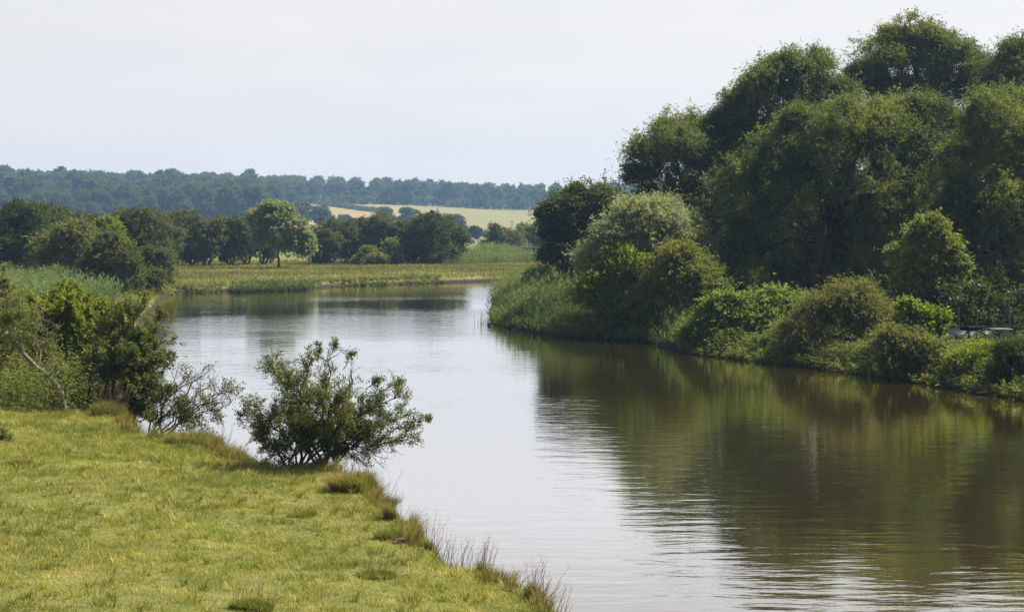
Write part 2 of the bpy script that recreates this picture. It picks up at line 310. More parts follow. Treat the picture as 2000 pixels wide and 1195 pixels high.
# ------------------------------------------------------------------ foliage
def billow(lobes, n=6, k=.46, zk=.85):
    """a lumpy crown: a core and smaller billows standing out of every lobe"""
    o = []
    for lb in np.asarray(lobes, float):
        o.append([*lb[:3], *(lb[3:] * .74)]); u = rand_dir(n * 4); u = u[u[:, 2] > -.4][:n]
        for q in u:
            kk = k * rng.uniform(.55, 1.35); o.append([*(lb[:3] + q * lb[3:] * (1.12 - kk * rng.uniform(.55, 1.0))), *(lb[3:] * kk * np.array([1, 1, zk]))])
    return np.array(o)
def crown_mesh(name, lobes, mat, leaf=(.13, .045), density=1.0, spray=.8, k=12, droop=.25, upw=.35, flat=.0, clump=.3, origin=(0, 0, 0), shell=.62, gaps=.0, lowcut=-.75, shoots=0, shoot=1.2, rough=1.0):
    """lobes: (n,6) centre and radii. Clusters sit on each lobe, leafy twigs radiate from the clusters."""
    FD = rand_dir(5); FP = rng.uniform(0, 6.28, 5)
    lobes = np.asarray(lobes, float); Ps, As, Ns, Ls, Ws, Ts = [], [], [], [], [], []
    for li, lb in enumerate(lobes):
        c, r = lb[:3], lb[3:]; area = 4 * math.pi * (r.mean() ** 2)
        ncl = max(6, int(area / ((clump * r.mean()) ** 2 * 2.2)))
        u = rand_dir(ncl * 3); u = u[(u[:, 2] > lowcut) & (rng.random(len(u)) < .42 + .58 * smooth((u[:, 2] + .45) / .7))][:ncl]
        rad = rng.uniform(shell - .08, 1.08, len(u)) * (1 + .3 * np.sin(u @ rng.normal(size=3) * 4 + li))
        q = c + u * r * rad[:, None]
        rm = r.mean(); fld = sum(np.sin(q @ (fd * (2 * math.pi / wl)) + fp) * am for fd, fp, wl, am in zip(FD, FP, (3.1, 2.1, 1.45, 1.0, .7), (.30, .26, .22, .18, .14)))
        q = q + u * (fld * min(1.0, .55 * rm))[:, None] * rough
        keep = fld + rng.normal(0, .25, len(q)) > -.62 * (1 if rough < 2 else .8)
        for lj, l2 in enumerate(lobes):
            if lj != li: keep &= (np.linalg.norm((q - l2[:3]) / l2[3:], axis=1) > .6)
        if gaps: keep &= rng.random(len(q)) > gaps
        keep &= rng.random(len(q)) > .22 * rng.random()
        q, u = q[keep], u[keep]
        if not len(q): continue
        cr = clump * r.mean() * rng.uniform(.6, 1.6, len(q)); ct = rng.normal(0, .16, len(q))
        nsp = max(3, int(density * area * 1.8 / (ncl * k * leaf[0] * leaf[1] * .5)))
        n = len(q) * nsp; ci = np.repeat(np.arange(len(q)), nsp)
        d = norm(u[ci] * .7 + rand_dir(n) * .9 + np.array([0, 0, upw]))
        base = q[ci] + rand_dir(n) * (cr[ci] * rng.uniform(.1, .85, n))[:, None]
        SL = spray * rng.uniform(.35, 1.05, n) * (1 + .9 * (rng.random(n) < .15))
        m_ = n * k; si = np.repeat(np.arange(n), k); t = rng.uniform(.05, 1, m_) ** 1.35
        pos_ = base[si] + d[si] * (t * SL[si])[:, None]; pos_[:, 2] -= droop * SL[si] * t * t
        pos_ += rng.normal(0, .05 * spray, (m_, 3))
        ax = norm(d[si] * .8 + rand_dir(m_) * .8 + np.array([0, 0, -droop * .8])); nr_ = norm(rand_dir(m_) * (1 - flat) + np.array([0, 0, .3 + flat]))
        Ps.append(pos_); As.append(ax); Ns.append(nr_); sc = rng.uniform(.7, 1.3, m_)
        Ls.append(leaf[0] * sc); Ws.append(leaf[1] * sc); Ts.append(np.clip(.45 + ct[ci][si] + rng.normal(0, .2, m_), 0, 1))
    if shoots:      # long leafy shoots breaking the outline
        li = rng.choice(len(lobes), shoots, p=(w_ := lobes[:, 3] ** 2) / w_.sum()); u = rand_dir(shoots); u[:, 2] = np.abs(u[:, 2]) * .8 + .1; u = norm(u)
        b_ = lobes[li, :3] + u * lobes[li, 3:] * .8; d_ = norm(u * .6 + rand_dir(shoots) * .55 + np.array([0, 0, upw])); sl = shoot * rng.uniform(.4, 1.15, shoots); kk = int(k * 3)
        si = np.repeat(np.arange(shoots), kk); t = rng.uniform(0, 1, len(si)); pos_ = b_[si] + d_[si] * (t * sl[si])[:, None]; pos_[:, 2] -= (droop + .25) * sl[si] * t ** 2.2; pos_ += rng.normal(0, .06 * spray, pos_.shape) * (1.1 - t)[:, None]
        Ps.append(pos_); As.append(norm(d_[si] * .8 + rand_dir(len(si)) * .8)); Ns.append(norm(rand_dir(len(si)) + np.array([0, 0, .35]))); sc = rng.uniform(.6, 1.15, len(si)) * (1.15 - .4 * t)
        Ls.append(leaf[0] * sc); Ws.append(leaf[1] * sc); Ts.append(np.clip(.5 + .15 * t + rng.normal(0, .18, len(si)), 0, 1))
    P = np.concatenate(Ps) - np.asarray(origin)
    return leaf_mesh(name, P, np.concatenate(As), np.concatenate(Ns), np.concatenate(Ls), np.concatenate(Ws), np.concatenate(Ts), mat)

def limb(a, b, n=6, wob=.06, sag=0.0):
    a = np.asarray(a, float); b = np.asarray(b, float); t = np.linspace(0, 1, n)[:, None]; L = np.linalg.norm(b - a)
    pts = a + (b - a) * t; pts[1:-1] += rng.normal(0, wob * L * .5, (n - 2, 3)); pts[:, 2] += (np.sin(t[:, 0] * math.pi) * L * sag)
    return pts
def trunk_mesh(base, lobes, r0, fork, stems=1, mat=None, origin=(0, 0, 0), spread=.3, twigs=4):
    """tapered trunk(s) forking into a limb for every lobe, with thin twigs inside it"""
    mb = MB(); base = np.asarray(base, float); lobes = np.asarray(lobes, float); org = np.asarray(origin)
    cen = lobes[:, :3].mean(0); forks = []
    for i in range(stems):
        ang = 2 * math.pi * (i + .3) / stems; off = np.array([math.cos(ang), math.sin(ang), 0]) * spread * (stems > 1)
        top = base + (np.array([cen[0], cen[1], 0]) - np.array([base[0], base[1], 0])) * .35 + np.array([0, 0, fork]) + off * 2.2
        b0 = base + off * .5 - np.array([0, 0, .15])
        pts = limb(b0, top, 7, .05); mb.tube(pts - org, np.linspace(r0, r0 * .62, 7) * np.array([1.35, 1.1] + [1] * 5), 8, .5); forks.append(top)
    for lb in lobes:
        f = forks[int(np.argmin([np.linalg.norm(lb[:3] - q) for q in forks]))]
        pts = limb(f, lb[:3], 6, .07, .04); mb.tube(pts - org, np.linspace(r0 * .36, r0 * .09, 6), 6)
        for _ in range(twigs):
            e = lb[:3] + rand_dir(1)[0] * lb[3:] * .95; mb.tube(limb(pts[rng.integers(2, 6)], e, 5, .08) - org, np.linspace(r0 * .09, r0 * .02, 5), 4)
    return mb.mesh('trunk', mat or M['bark'], True)

def L(Y, items, ydep=1.0):
    """lobes given by photo pixel, radius in pixels and depth offset, as real positions and metres"""
    o = []
    for it in items:
        px, py, r = it[:3]; dy = it[3] if len(it) > 3 else 0.; sq = it[4] if len(it) > 4 else 1.
        y = Y + dy; c = PX(px, py, y); rr = r * y / F; o.append((*c, rr, rr * ydep, rr * sq))
    return np.array(o)
def tree(name, label, cat, base, lobes, mat, r0=.2, fork=1.5, stems=1, group=None, bark=None, spread=.3, twigs=4, bil=True, **kw):
    bx, by = base; b = np.array([bx, by, gz(bx, by)])
    root = empty(name, b, label, cat, group)
    link('trunk', trunk_mesh(b, lobes, r0, fork, stems, bark, b, spread, twigs), root)
    link('crown', crown_mesh('crown', billow(lobes) if bil else lobes, mat, origin=b, **kw), root)
    return root
def copy_tree(o, loc, rz=0, sc=(1, 1, 1), label=None, group=None):
    c = o.copy(); COL.objects.link(c); c.location = loc; c.rotation_euler = (0, 0, rz); c.scale = sc
    if label: c['label'] = label
    if group: c['group'] = group
    for ch in o.children:
        d = ch.copy(); COL.objects.link(d); d.parent = c
    return c
def bx(px, Y): return ((px - 1000) / F * Y, Y)

# --- the big willows on the right bank
G = 'tall willows on the right bank'
wk = dict(leaf=(.16, .05), spray=.95, k=14, droop=.35, upw=.45, clump=.34, density=.85, shoots=420, shoot=1.5, rough=1.9)
tree('willow_tree', 'dark rounded willow at the left end of the tall right bank trees', 'tree', bx(1395, 99),
     L(99, [(1300, 325, 62), (1272, 402, 38), (1350, 295, 58, 2), (1325, 440, 75), (1395, 370, 80, 1), (1435, 290, 62, 3), (1425, 480, 88, 0), (1350, 490, 60, 2), (1305, 272, 30, 1), (1246, 345, 28), (1400, 260, 35, 3), (1480, 540, 70, 2), (1420, 560, 60, -1), (1300, 500, 50, 1), (1370, 560, 50, 2)]),
     M['willow'], .45, 3.5, 2, G, **wk)
tree('willow_tree', 'tall open topped willow second from the left, sky showing through it', 'tree', bx(1560, 101),
     L(101, [(1500, 185, 52), (1562, 165, 55), (1478, 232, 52), (1605, 205, 50, 1), (1540, 245, 75), (1450, 205, 30), (1592, 128, 26), (1530, 135, 32), (1640, 185, 22), (1480, 160, 24), (1560, 330, 90, 2), (1430, 255, 34, 1), (1650, 240, 40, 2), (1620, 300, 70, 2), (1480, 300, 60, 1)]),
     M['willow'], .4, 7, 1, G, gaps=.12, **wk)
tree('willow_tree', 'tallest willow, its dark domed crown highest above the right bank', 'tree', bx(1800, 107),
     L(107, [(1785, 125, 68), (1730, 135, 55), (1702, 175, 48), (1850, 150, 62), (1800, 205, 85), (1890, 135, 42), (1905, 190, 52), (1760, 225, 62), (1676, 152, 24), (1800, 82, 28), (1740, 90, 28), (1862, 97, 26), (1840, 300, 90), (1720, 300, 80)]),
     M['willow'], .5, 8, 1, G, gaps=.08, **wk)
tree('willow_tree', 'broad pale topped willow in the middle of the right bank trees', 'tree', bx(1590, 90),
     L(90, [(1605, 285, 75), (1690, 275, 75, 1), (1765, 265, 60, 2), (1530, 325, 62), (1460, 385, 66), (1800, 320, 66, 2), (1625, 385, 95), (1725, 390, 90, 1), (1505, 440, 85, -1), (1445, 500, 65), (1570, 500, 62, 4), (1815, 225, 34, 2), (1775, 215, 28, 2), (1650, 240, 34), (1570, 250, 30), (1690, 480, 70, 2), (1540, 565, 50, 1), (1640, 560, 55, 2), (1720, 560, 55, 3), (1780, 500, 60, 3), (1800, 400, 60, 3)]),
     M['willow'], .5, 4.5, 2, G, **wk)
tree('willow_tree', 'large dark willow at the right edge of the frame, above the parked car', 'tree', bx(1985, 82),
     L(82, [(1955, 270, 70), (2015, 235, 80, 2), (1905, 345, 60), (1965, 395, 95), (1935, 490, 80), (2050, 380, 120, 2), (2000, 550, 85, 3), (1872, 410, 34), (1920, 230, 34), (2080, 520, 90, 2), (1900, 560, 55, 1), (1870, 480, 45, 1), (1960, 590, 50, 2)]),
     M['willow'], .45, 3.5, 2, G, **wk)
tree('willow_tree', 'dark willow top rising behind at the far right corner', 'tree', bx(2030, 103),
     L(103, [(1972, 160, 48), (2012, 122, 42), (2055, 170, 85), (1938, 190, 32), (1985, 110, 22), (2060, 300, 90)]), M['willow'], .45, 7, 1, G, **wk)
tree('small_tree', 'small yellow green tree below the willows, left of the parked car', 'tree', bx(1800, 75),
     L(75, [(1795, 462, 26), (1822, 448, 20), (1765, 500, 24), (1845, 492, 24), (1805, 520, 24), (1780, 558, 28), (1850, 560, 26), (1755, 592, 22), (1822, 590, 24), (1870, 520, 14)]),
     M['bush_leaf'], .1, 1.6, 1, None, leaf=(.13, .07), spray=.5, k=9, clump=.32, density=.7, gaps=.25, shoots=120, shoot=1.0)
tree('small_tree', 'sunlit yellow green sapling in the dark gap under the middle willow', 'tree', bx(1600, 103),
     L(103, [(1600, 460, 42), (1585, 510, 36), (1625, 500, 40), (1610, 550, 32)]), M['yellow_leaf'], .09, 1.6, 1, None, leaf=(.13, .08), spray=.5, k=9, clump=.3, density=.7, gaps=.2)

# --- shrubs along the right bank
tree('bank_tree', 'dark green rounded tree standing at the tip of the right bank', 'tree', bx(1125, 112),
     L(112, [(1112, 418, 40), (1152, 400, 40), (1082, 450, 26), (1132, 465, 58), (1095, 495, 36), (1182, 412, 32), (1145, 515, 50), (1195, 450, 30, 2), (1070, 420, 14), (1130, 385, 20)]),
     M['mid_leaf'], .22, 2, 2, None, leaf=(.16, .08), spray=.7, k=10, clump=.28, shoots=260, shoot=1.3, rough=1.7)
tree('grey_willow_bush', 'silvery grey green willow bush between the dark tip tree and the tall willows', 'bush', bx(1245, 88),
     L(88, [(1255, 440, 42), (1205, 465, 38), (1290, 462, 45), (1175, 510, 34), (1330, 450, 38, 2), (1300, 425, 22, 1), (1232, 505, 55), (1345, 490, 45, 1), (1225, 425, 22), (1275, 540, 50)]),
     M['willow_grey'], .14, 1.5, 4, None, leaf=(.17, .05), spray=.8, k=13, clump=.3, upw=.7, spread=.5, shoots=620, shoot=1.8, rough=1.7)
tree('bank_shrub', 'bright yellow green shrub standing just above the reed bed', 'bush', bx(1205, 86),
     L(86, [(1190, 540, 33), (1222, 530, 32), (1168, 568, 26), (1232, 562, 34), (1205, 510, 16), (1150, 585, 20), (1200, 585, 34)]),
     M['yellow_leaf'], .06, .9, 4, None, leaf=(.15, .09), spray=.6, k=9, clump=.28, upw=.7, spread=.4, shoots=170, shoot=1.3, rough=1.7)
tree('bank_shrub', 'pale yellow green low bush among the reeds, left of the bright shrub', 'bush', bx(1150, 97),
     L(97, [(1140, 578, 20), (1165, 590, 20), (1120, 592, 14), (1150, 560, 12)]), M['bush_leaf'], .05, .6, 4, None, leaf=(.13, .06), spray=.5, k=9, clump=.28, upw=.7, spread=.4)
tree('bank_shrub', 'low green bush at the left end of the reeds below the dark tip tree', 'bush', bx(1060, 118),
     L(118, [(1045, 548, 18), (1075, 552, 18), (1060, 535, 14), (1095, 556, 14)]), M['bush_leaf'], .05, .5, 4, None, leaf=(.13, .06), spray=.5, k=9, clump=.28, upw=.7, spread=.4)
tree('bank_shrub', 'large rounded green bush with a yellowish top, left of the broad leaved thicket', 'bush', bx(1340, 85),
     L(85, [(1320, 532, 45), (1362, 542, 40), (1290, 572, 38), (1345, 598, 55), (1385, 580, 30), (1310, 628, 44), (1370, 640, 42), (1340, 505, 22), (1270, 620, 26), (1400, 610, 26), (1395, 650, 30), (1255, 590, 22)]),
     M['bush_leaf'], .09, 1, 5, None, leaf=(.13, .06), spray=.6, k=10, clump=.3, upw=.6, spread=.5, shoots=420, shoot=1.3, rough=1.7)
tree('leafy_thicket', 'wide thicket of layered bright green broad leaves hanging over the water', 'bush', bx(1475, 77),
     L(77, [(1450, 615, 42, 0, .8), (1512, 607, 40, 0, .75), (1410, 640, 32), (1480, 655, 46, -1), (1552, 612, 34, 0, .8), (1400, 608, 24), (1535, 655, 36, -.5), (1430, 675, 24, -1), (1580, 630, 26, 0, .8), (1375, 655, 22)]),
     M['knot_leaf'], .05, .8, 6, None, leaf=(.14, .09), spray=.8, k=11, droop=.35, upw=.0, flat=.7, clump=.26, density=.9, spread=.6, shoots=260, shoot=1.4, rough=1.7)
tree('bank_shrub', 'feathery olive brown bush reaching highest between the thicket and the low scrub', 'bush', bx(1650, 70.5),
     L(70.5, [(1603, 622, 42), (1660, 612, 42), (1702, 635, 38), (1572, 660, 36), (1640, 668, 55), (1705, 680, 32), (1682, 582, 18), (1650, 590, 22), (1590, 695, 24), (1735, 662, 24), (1728, 690, 24), (1545, 690, 18)]),
     M['brown_leaf'], .07, .9, 5, None, leaf=(.11, .035), spray=.75, k=14, upw=.5, clump=.3, spread=.5, shoots=800, shoot=1.6, rough=1.7)
tree('bank_shrub', 'small upright yellow green shrub just left of the parked car', 'bush', bx(1795, 66),
     L(66, [(1790, 622, 15), (1803, 648, 24), (1772, 606, 9), (1826, 655, 18), (1775, 652, 16), (1836, 628, 7), (1812, 618, 8), (1758, 640, 9)]),
     M['yellow_leaf'], .04, .6, 4, None, leaf=(.12, .08), spray=.4, k=8, upw=.9, clump=.3, density=.6, shoots=70, shoot=.9)
tree('bank_scrub', 'low olive scrub on the steep bank below the yellow green shrub', 'bush', bx(1790, 63.2),
     L(63.2, [(1750, 680, 30), (1795, 692, 28), (1835, 704, 24), (1765, 715, 24), (1815, 718, 22), (1735, 712, 20)]),
     M['brown_leaf'], .04, .5, 5, None, leaf=(.10, .045), spray=.5, k=10, upw=.6, clump=.3, shoots=360, shoot=1.2, rough=1.7)
tree('bank_scrub', 'yellowish dry scrub below the parked car, sunlit on its left', 'bush', bx(1905, 60.6),
     L(60.6, [(1895, 712, 27), (1930, 714, 24), (1875, 727, 20), (1915, 730, 20), (1945, 722, 16)]),
     M['haw_yellow'], .04, .5, 5, None, leaf=(.10, .03), spray=.55, k=12, upw=.9, clump=.3, density=.8, shoots=380, shoot=1.0, rough=1.7)
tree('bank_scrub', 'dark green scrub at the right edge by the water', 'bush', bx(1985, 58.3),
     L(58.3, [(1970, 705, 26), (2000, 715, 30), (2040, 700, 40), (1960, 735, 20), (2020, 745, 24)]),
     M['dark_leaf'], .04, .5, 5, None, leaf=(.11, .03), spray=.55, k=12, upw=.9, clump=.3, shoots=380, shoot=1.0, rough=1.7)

sk = dict(leaf=(.11, .055), spray=.5, k=10, upw=.5, clump=.3, shoots=220, shoot=1.2, rough=1.7)
tree('bank_scrub', 'low bramble tangle spilling to the water left of the broad leaved thicket', 'bush', bx(1388, 81.5), L(81.5, [(1368, 668, 26), (1402, 674, 24), (1385, 648, 20), (1420, 650, 18)]), M['weed'], .04, .5, 4, None, **sk)
tree('bank_scrub', 'trailing green scrub between the broad leaved thicket and the feathery olive bush', 'bush', bx(1560, 73), L(73, [(1542, 688, 24), (1576, 694, 22), (1560, 664, 20), (1530, 668, 18)]), M['bush_leaf'], .04, .5, 4, None, **sk)
tree('bank_scrub', 'grassy bramble mound between the feathery olive bush and the low olive scrub', 'bush', bx(1735, 66.5), L(66.5, [(1722, 702, 24), (1752, 700, 22), (1738, 678, 20), (1765, 672, 14)]), M['weed'], .04, .5, 4, None, **sk)
# dense undergrowth under and behind the willows
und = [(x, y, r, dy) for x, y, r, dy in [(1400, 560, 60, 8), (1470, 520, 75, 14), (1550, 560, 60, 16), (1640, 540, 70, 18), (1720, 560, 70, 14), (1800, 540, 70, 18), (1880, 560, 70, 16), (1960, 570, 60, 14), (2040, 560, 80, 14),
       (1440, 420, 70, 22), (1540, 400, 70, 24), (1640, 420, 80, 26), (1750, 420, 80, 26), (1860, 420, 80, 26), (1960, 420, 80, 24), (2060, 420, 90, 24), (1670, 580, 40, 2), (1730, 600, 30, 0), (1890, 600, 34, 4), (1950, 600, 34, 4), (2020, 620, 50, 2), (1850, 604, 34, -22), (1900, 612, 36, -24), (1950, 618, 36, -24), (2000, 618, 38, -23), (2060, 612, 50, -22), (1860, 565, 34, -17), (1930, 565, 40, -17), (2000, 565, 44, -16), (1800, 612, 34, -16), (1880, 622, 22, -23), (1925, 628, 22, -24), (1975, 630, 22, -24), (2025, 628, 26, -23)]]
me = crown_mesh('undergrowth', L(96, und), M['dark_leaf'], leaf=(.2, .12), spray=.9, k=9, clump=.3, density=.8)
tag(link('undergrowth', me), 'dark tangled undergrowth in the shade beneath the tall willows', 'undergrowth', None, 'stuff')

# ------------------------------------------------------------------ far bank hedgerow trees
HK = dict(leaf=(.24, .13), spray=.6, k=9, clump=.33, droop=.2, upw=.4, shoots=60, shoot=1.0)
def hedge_tree(label, px, Y, lobes, mat='haw_far', stems=3, r0=.16, fork=1.2, name='hawthorn_tree', group='hawthorns along the far meadow', **kw):
    k = dict(HK); k.update(kw); lobes = [(a_[0], a_[1], a_[2] * 1.36) + tuple(a_[3:]) for a_ in lobes]
    return tree(name, label, 'tree', bx(px, Y), L(Y, lobes), M[mat], r0, fork, stems, group, **k)
hedge_tree('dark hawthorn with bare trunk, first of the row, nearest the river', 342, 203, [(335, 440, 22), (355, 465, 22), (325, 475, 22), (340, 495, 18), (318, 445, 18)])
hedge_tree('dark hawthorn with forked trunk, second in the row left of the lone ash', 374, 205, [(372, 445, 22), (380, 475, 20), (362, 480, 18), (375, 498, 14)])
hedge_tree('dark hawthorn with paler olive crown, third in the row left of the lone ash', 402, 203, [(405, 455, 20), (412, 480, 20), (395, 485, 16), (402, 500, 12)])
hedge_tree('dark tall hawthorn with three stems, fourth in the row left of the lone ash', 450, 206, [(445, 447, 24), (468, 460, 22), (435, 475, 18), (460, 485, 20), (450, 500, 14)])
hedge_tree('small dark hawthorn, fifth in the row left of the lone ash', 480, 208, [(482, 460, 20), (490, 485, 18), (474, 492, 16)])
hedge_tree('dark hawthorn in the shade just behind the lone ash', 515, 210, [(512, 455, 24), (525, 475, 20), (505, 480, 20), (518, 498, 14)])
tree('ash_tree', 'lone pale green ash tree with a slender trunk standing on the meadow', 'tree', bx(543, 193),
     L(193, [(540, 425, 26), (515, 435, 20), (568, 440, 24), (545, 455, 28), (590, 465, 18), (575, 485, 20), (520, 470, 20), (555, 410, 14), (528, 408, 12), (600, 480, 12), (545, 480, 18), (500, 425, 12)]),
     M['ash'], .16, 2.4, 1, None, leaf=(.26, .12), spray=.7, k=9, clump=.3, droop=.3, gaps=.42, density=.5, shoots=90, shoot=1.1)
G2 = 'hedge of bushes behind the far meadow'
for lab, px, Y, lob, mt in [
    ('olive hedge bush immediately right of the lone ash', 632, 214, [(630, 465, 26), (615, 490, 18), (645, 490, 20), (632, 505, 14)], 'haw_far'),
    ('brownish hedge bush, second right of the lone ash', 672, 216, [(668, 460, 20), (685, 470, 20), (665, 490, 20), (690, 495, 18)], 'haw_far'),
    ('brown green hedge bush in the middle of the hedge', 712, 217, [(705, 462, 22), (722, 475, 20), (700, 495, 18), (725, 498, 16)], 'haw_far'),
    ('taller dark hedge bush with a pale shrub at its foot', 748, 217, [(742, 452, 22), (760, 465, 20), (735, 480, 20), (755, 490, 20)], 'haw_far'),
    ('yellowish hedge bush left of the black green bush', 790, 216, [(785, 460, 20), (800, 465, 18), (780, 485, 20), (798, 492, 20), (815, 485, 18)], 'haw_far'),
    ('black green domed bush, darkest and tallest at the right end of the hedge', 842, 213, [(840, 455, 26), (825, 478, 24), (858, 475, 24), (845, 498, 24), (820, 500, 16), (868, 500, 16)], 'dark_leaf'),
    ('rusty olive bush at the far right end of the hedge', 882, 221, [(876, 455, 18), (892, 470, 16), (880, 490, 18), (865, 448, 14)], 'haw_far'),
    ('small pale green shrub at the foot of the hedge', 763, 211, [(763, 490, 12), (757, 502, 10), (770, 503, 9)], 'bush_leaf'),
    ('low rounded green bush at the foot of the hedge on the meadow edge', 725, 209, [(722, 505, 13), (738, 508, 12), (708, 510, 10)], 'bush_leaf')]:
    hedge_tree(lab, px, Y, lob, mt, 3, .12, .6, 'hedge_bush', G2)
# the big bushes at the left
G3 = 'tall bushes on the left bank'
for lab, px, Y, lob, mt in [
    ('dark tall bush at the left edge of the frame', 20, 150, [(15, 440, 34), (45, 445, 32), (0, 480, 36), (40, 490, 36), (-40, 450, 40), (20, 515, 30)], 'dark_leaf'),
    ('dark olive bush second from the left edge, behind the reed mound', 80, 156, [(75, 435, 28), (95, 455, 30), (70, 475, 32), (95, 500, 30), (60, 505, 26)], 'haw_far'),
    ('brown topped bush behind the round brown bush, sloping down to the right', 130, 165, [(120, 440, 24), (150, 450, 24), (175, 455, 20), (130, 470, 28), (165, 480, 26)], 'haw_far'),
    ('wide brownish bush in front of the left bushes, its trunk showing by the reed mound', 128, 133, [(125, 475, 34), (160, 480, 32), (105, 500, 28), (150, 510, 34), (185, 505, 28), (130, 530, 22), (172, 535, 24)], 'brown_leaf'),
    ('bright yellow green bush glowing among the dark left bushes', 220, 143, [(215, 455, 18), (225, 470, 14), (238, 490, 12), (208, 470, 16)], 'yellow_leaf'),
    ('dark bush overhanging the water at the left, lowest of them', 218, 122, [(215, 505, 32), (245, 520, 26), (205, 535, 30), (232, 550, 28), (210, 565, 22), (190, 550, 20)], 'haw_far'),
    ('small low bush touching the water beside the meadow bank', 278, 128, [(275, 555, 18), (295, 560, 14), (258, 560, 16), (300, 545, 12)], 'haw_far'),
    ('olive bush with a feathery crown behind the yellow green bush', 268, 160, [(262, 445, 28), (285, 455, 28), (250, 470, 26), (290, 485, 28), (265, 500, 28), (305, 500, 20)], 'haw_far'),
    ('rounded olive bush at the right end of the left bushes, over the meadow', 312, 172, [(305, 445, 22), (325, 458, 20), (310, 480, 24), (332, 485, 16), (318, 505, 18)], 'haw_far'),
    ('pale olive bush low at the corner where the river meets the meadow', 308, 146, [(300, 515, 22), (318, 530, 16), (290, 535, 18), (312, 550, 12)], 'haw_far')]:
    hedge_tree(lab, px, Y, lob, mt, 3, .16, .8, 'riverside_bush', G3, leaf=(.18, .10), spray=.6)
# beyond the meadow, right of the hedge
hedge_tree('dark rounded bush beyond the reeds, below the utility pole', 978, 290, [(975, 460, 15), (962, 472, 12), (985, 472, 14), (970, 480, 10)], 'haw_far', 3, .12, .6, 'hedge_bush', 'bushes beyond the far reeds')
hedge_tree('olive bush joined to the dark rounded bush below the utility pole', 1000, 285, [(1000, 468, 12), (1010, 476, 10), (995, 478, 10)], 'brown_leaf', 3, .1, .5, 'hedge_bush', 'bushes beyond the far reeds')
hedge_tree('green hedge bush disappearing behind the dark tip tree', 1038, 300, [(1022, 458, 12), (1040, 458, 14), (1060, 462, 16), (1030, 472, 12), (1050, 478, 14)], 'bush_leaf', 3, .1, .5, 'hedge_bush', 'bushes beyond the far reeds')

# ------------------------------------------------------------------ hazy trees on the slope and the ridge wood
def blob_lobes(h, w, n, seed):
    r = np.random.default_rng(seed); o = []
    for i in range(n):
        a = r.uniform(0, 2 * math.pi); t = r.uniform(.16, .86); rad = w * .5 * (1 - .55 * abs(t - .5)) * r.uniform(.2, .75)
        s_ = w * r.uniform(.17, .27); o.append((math.cos(a) * rad, math.sin(a) * rad, h * t, s_, s_, s_ * .85))
    o.append((0, 0, h * .82, w * .25, w * .25, h * .16)); o.append((0, 0, h * .45, w * .36, w * .36, h * .26)); return np.array(o)
protos = []
for i in range(7):
    lb = blob_lobes(15, [12, 14, 11, 13, 15, 10, 12][i], 14, 40 + i)
    protos.append((trunk_mesh((0, 0, 0), lb, .35, 4, 1, None, (0, 0, 0), .3, 1),
                   crown_mesh('crown', billow(lb, 5, .5), M['wood_far'], leaf=(.7, .45), spray=1.1, k=7, clump=.4, density=.9, upw=.5)))
def far_tree(name, label, x, y, h, w, group=None, var=None):
    var = int(rng.integers(0, 7)) if var is None else var
    o = empty(name, (x, y, gz(x, y) - .2), label, 'tree', group)
    o.rotation_euler = (0, 0, rng.uniform(0, 6.28)); k = h / 15; kw = w / 12.5; o.scale = (kw, kw, k)
    link('trunk', protos[var][0], o); link('crown', protos[var][1], o); return o
for lab, px, Y, h, w in [('rounded hazy tree standing before the orange field', 626, 760, 9.5, 13), ('larger hazy round tree of the pair between the two fields', 752, 740, 9.5, 12),
                         ('open hazy tree, right one of the pair between the two fields', 797, 745, 9, 10), ('lone hazy blue tree below the yellow field', 887, 620, 7.5, 8),
                         ('tiny hazy conical tree beyond the grey shed', 928, 480, 4.2, 4.2), ('hazy tree behind the lone ash, at the left edge of the orange field', 590, 770, 11, 11)]:
    far_tree('field_tree', lab, *bx(px, Y), h, w)
for i, (px, Y, h, w) in enumerate([(648, 730, 5, 8), (672, 735, 6, 8), (695, 730, 4.5, 8), (715, 728, 4.5, 8), (736, 726, 5, 7), (835, 735, 3, 9), (860, 725, 2.6, 8), (948, 520, 2, 3.5)]):
    far_tree('field_bush', 'low hazy bush in the scrub line below the far fields', *bx(px, Y), h, w, 'hazy scrub below the far fields')
WL = 'rounded hazy blue green tree in the wood covering the far ridge'; WG = 'trees of the far ridge wood'
spots = []
for row, Y in enumerate(np.arange(800, 1330, 25)):
    x0, x1 = bx(-60, Y)[0], bx(640 - 0 * row, Y)[0]
    for x in np.arange(x0, x1, 12.8):
        xx = x + rng.uniform(-4, 4); yy = Y + rng.uniform(-10, 10); a = xx / yy * F + 1000
        lim = 500 + 90 * smooth((yy - 800) / 300)
        if a < lim: spots.append((xx, yy))
for Y in (1120, 1145, 1185, 1240, 1300):
    for x in np.arange(bx(580, Y)[0], bx(1290, Y)[0], 12.5 if Y < 1150 else 15):
        spots.append((x + rng.uniform(-4, 4), Y + rng.uniform(-9, 9)))
def wsize(x, y):
    g_ = float(vnoise(np.array([x / 38.]), np.array([y / 38.]), 55)[0]); k_ = rng.uniform(.75, 1.2) * (.7 + .65 * g_)
    k_ *= 1 - .22 * float(smooth((x / y * F + 1000 - 450) / 200))
    return 15.5 * k_, 11.5 * k_ * rng.uniform(.85, 1.15)
order = np.argsort([y for x, y in spots]); print('ridge trees', len(spots))
keep = order
for i in keep[:300]:
    x, y = spots[i]; far_tree('woodland_tree', WL, x, y, *wsize(x, y), WG)
rest = [spots[i] for i in keep[300:]]
under = [(x_, Y_ + rng.uniform(-4, 4)) for Y_ in (1112, 1150, 1215) for x_ in np.arange(bx(560, Y_)[0], bx(1300, Y_)[0], 7.0)]
ul = np.array([[x, y, gz(x, y) + 2.2, 5, 5, rng.uniform(2.5, 4.5)] for x, y in under])
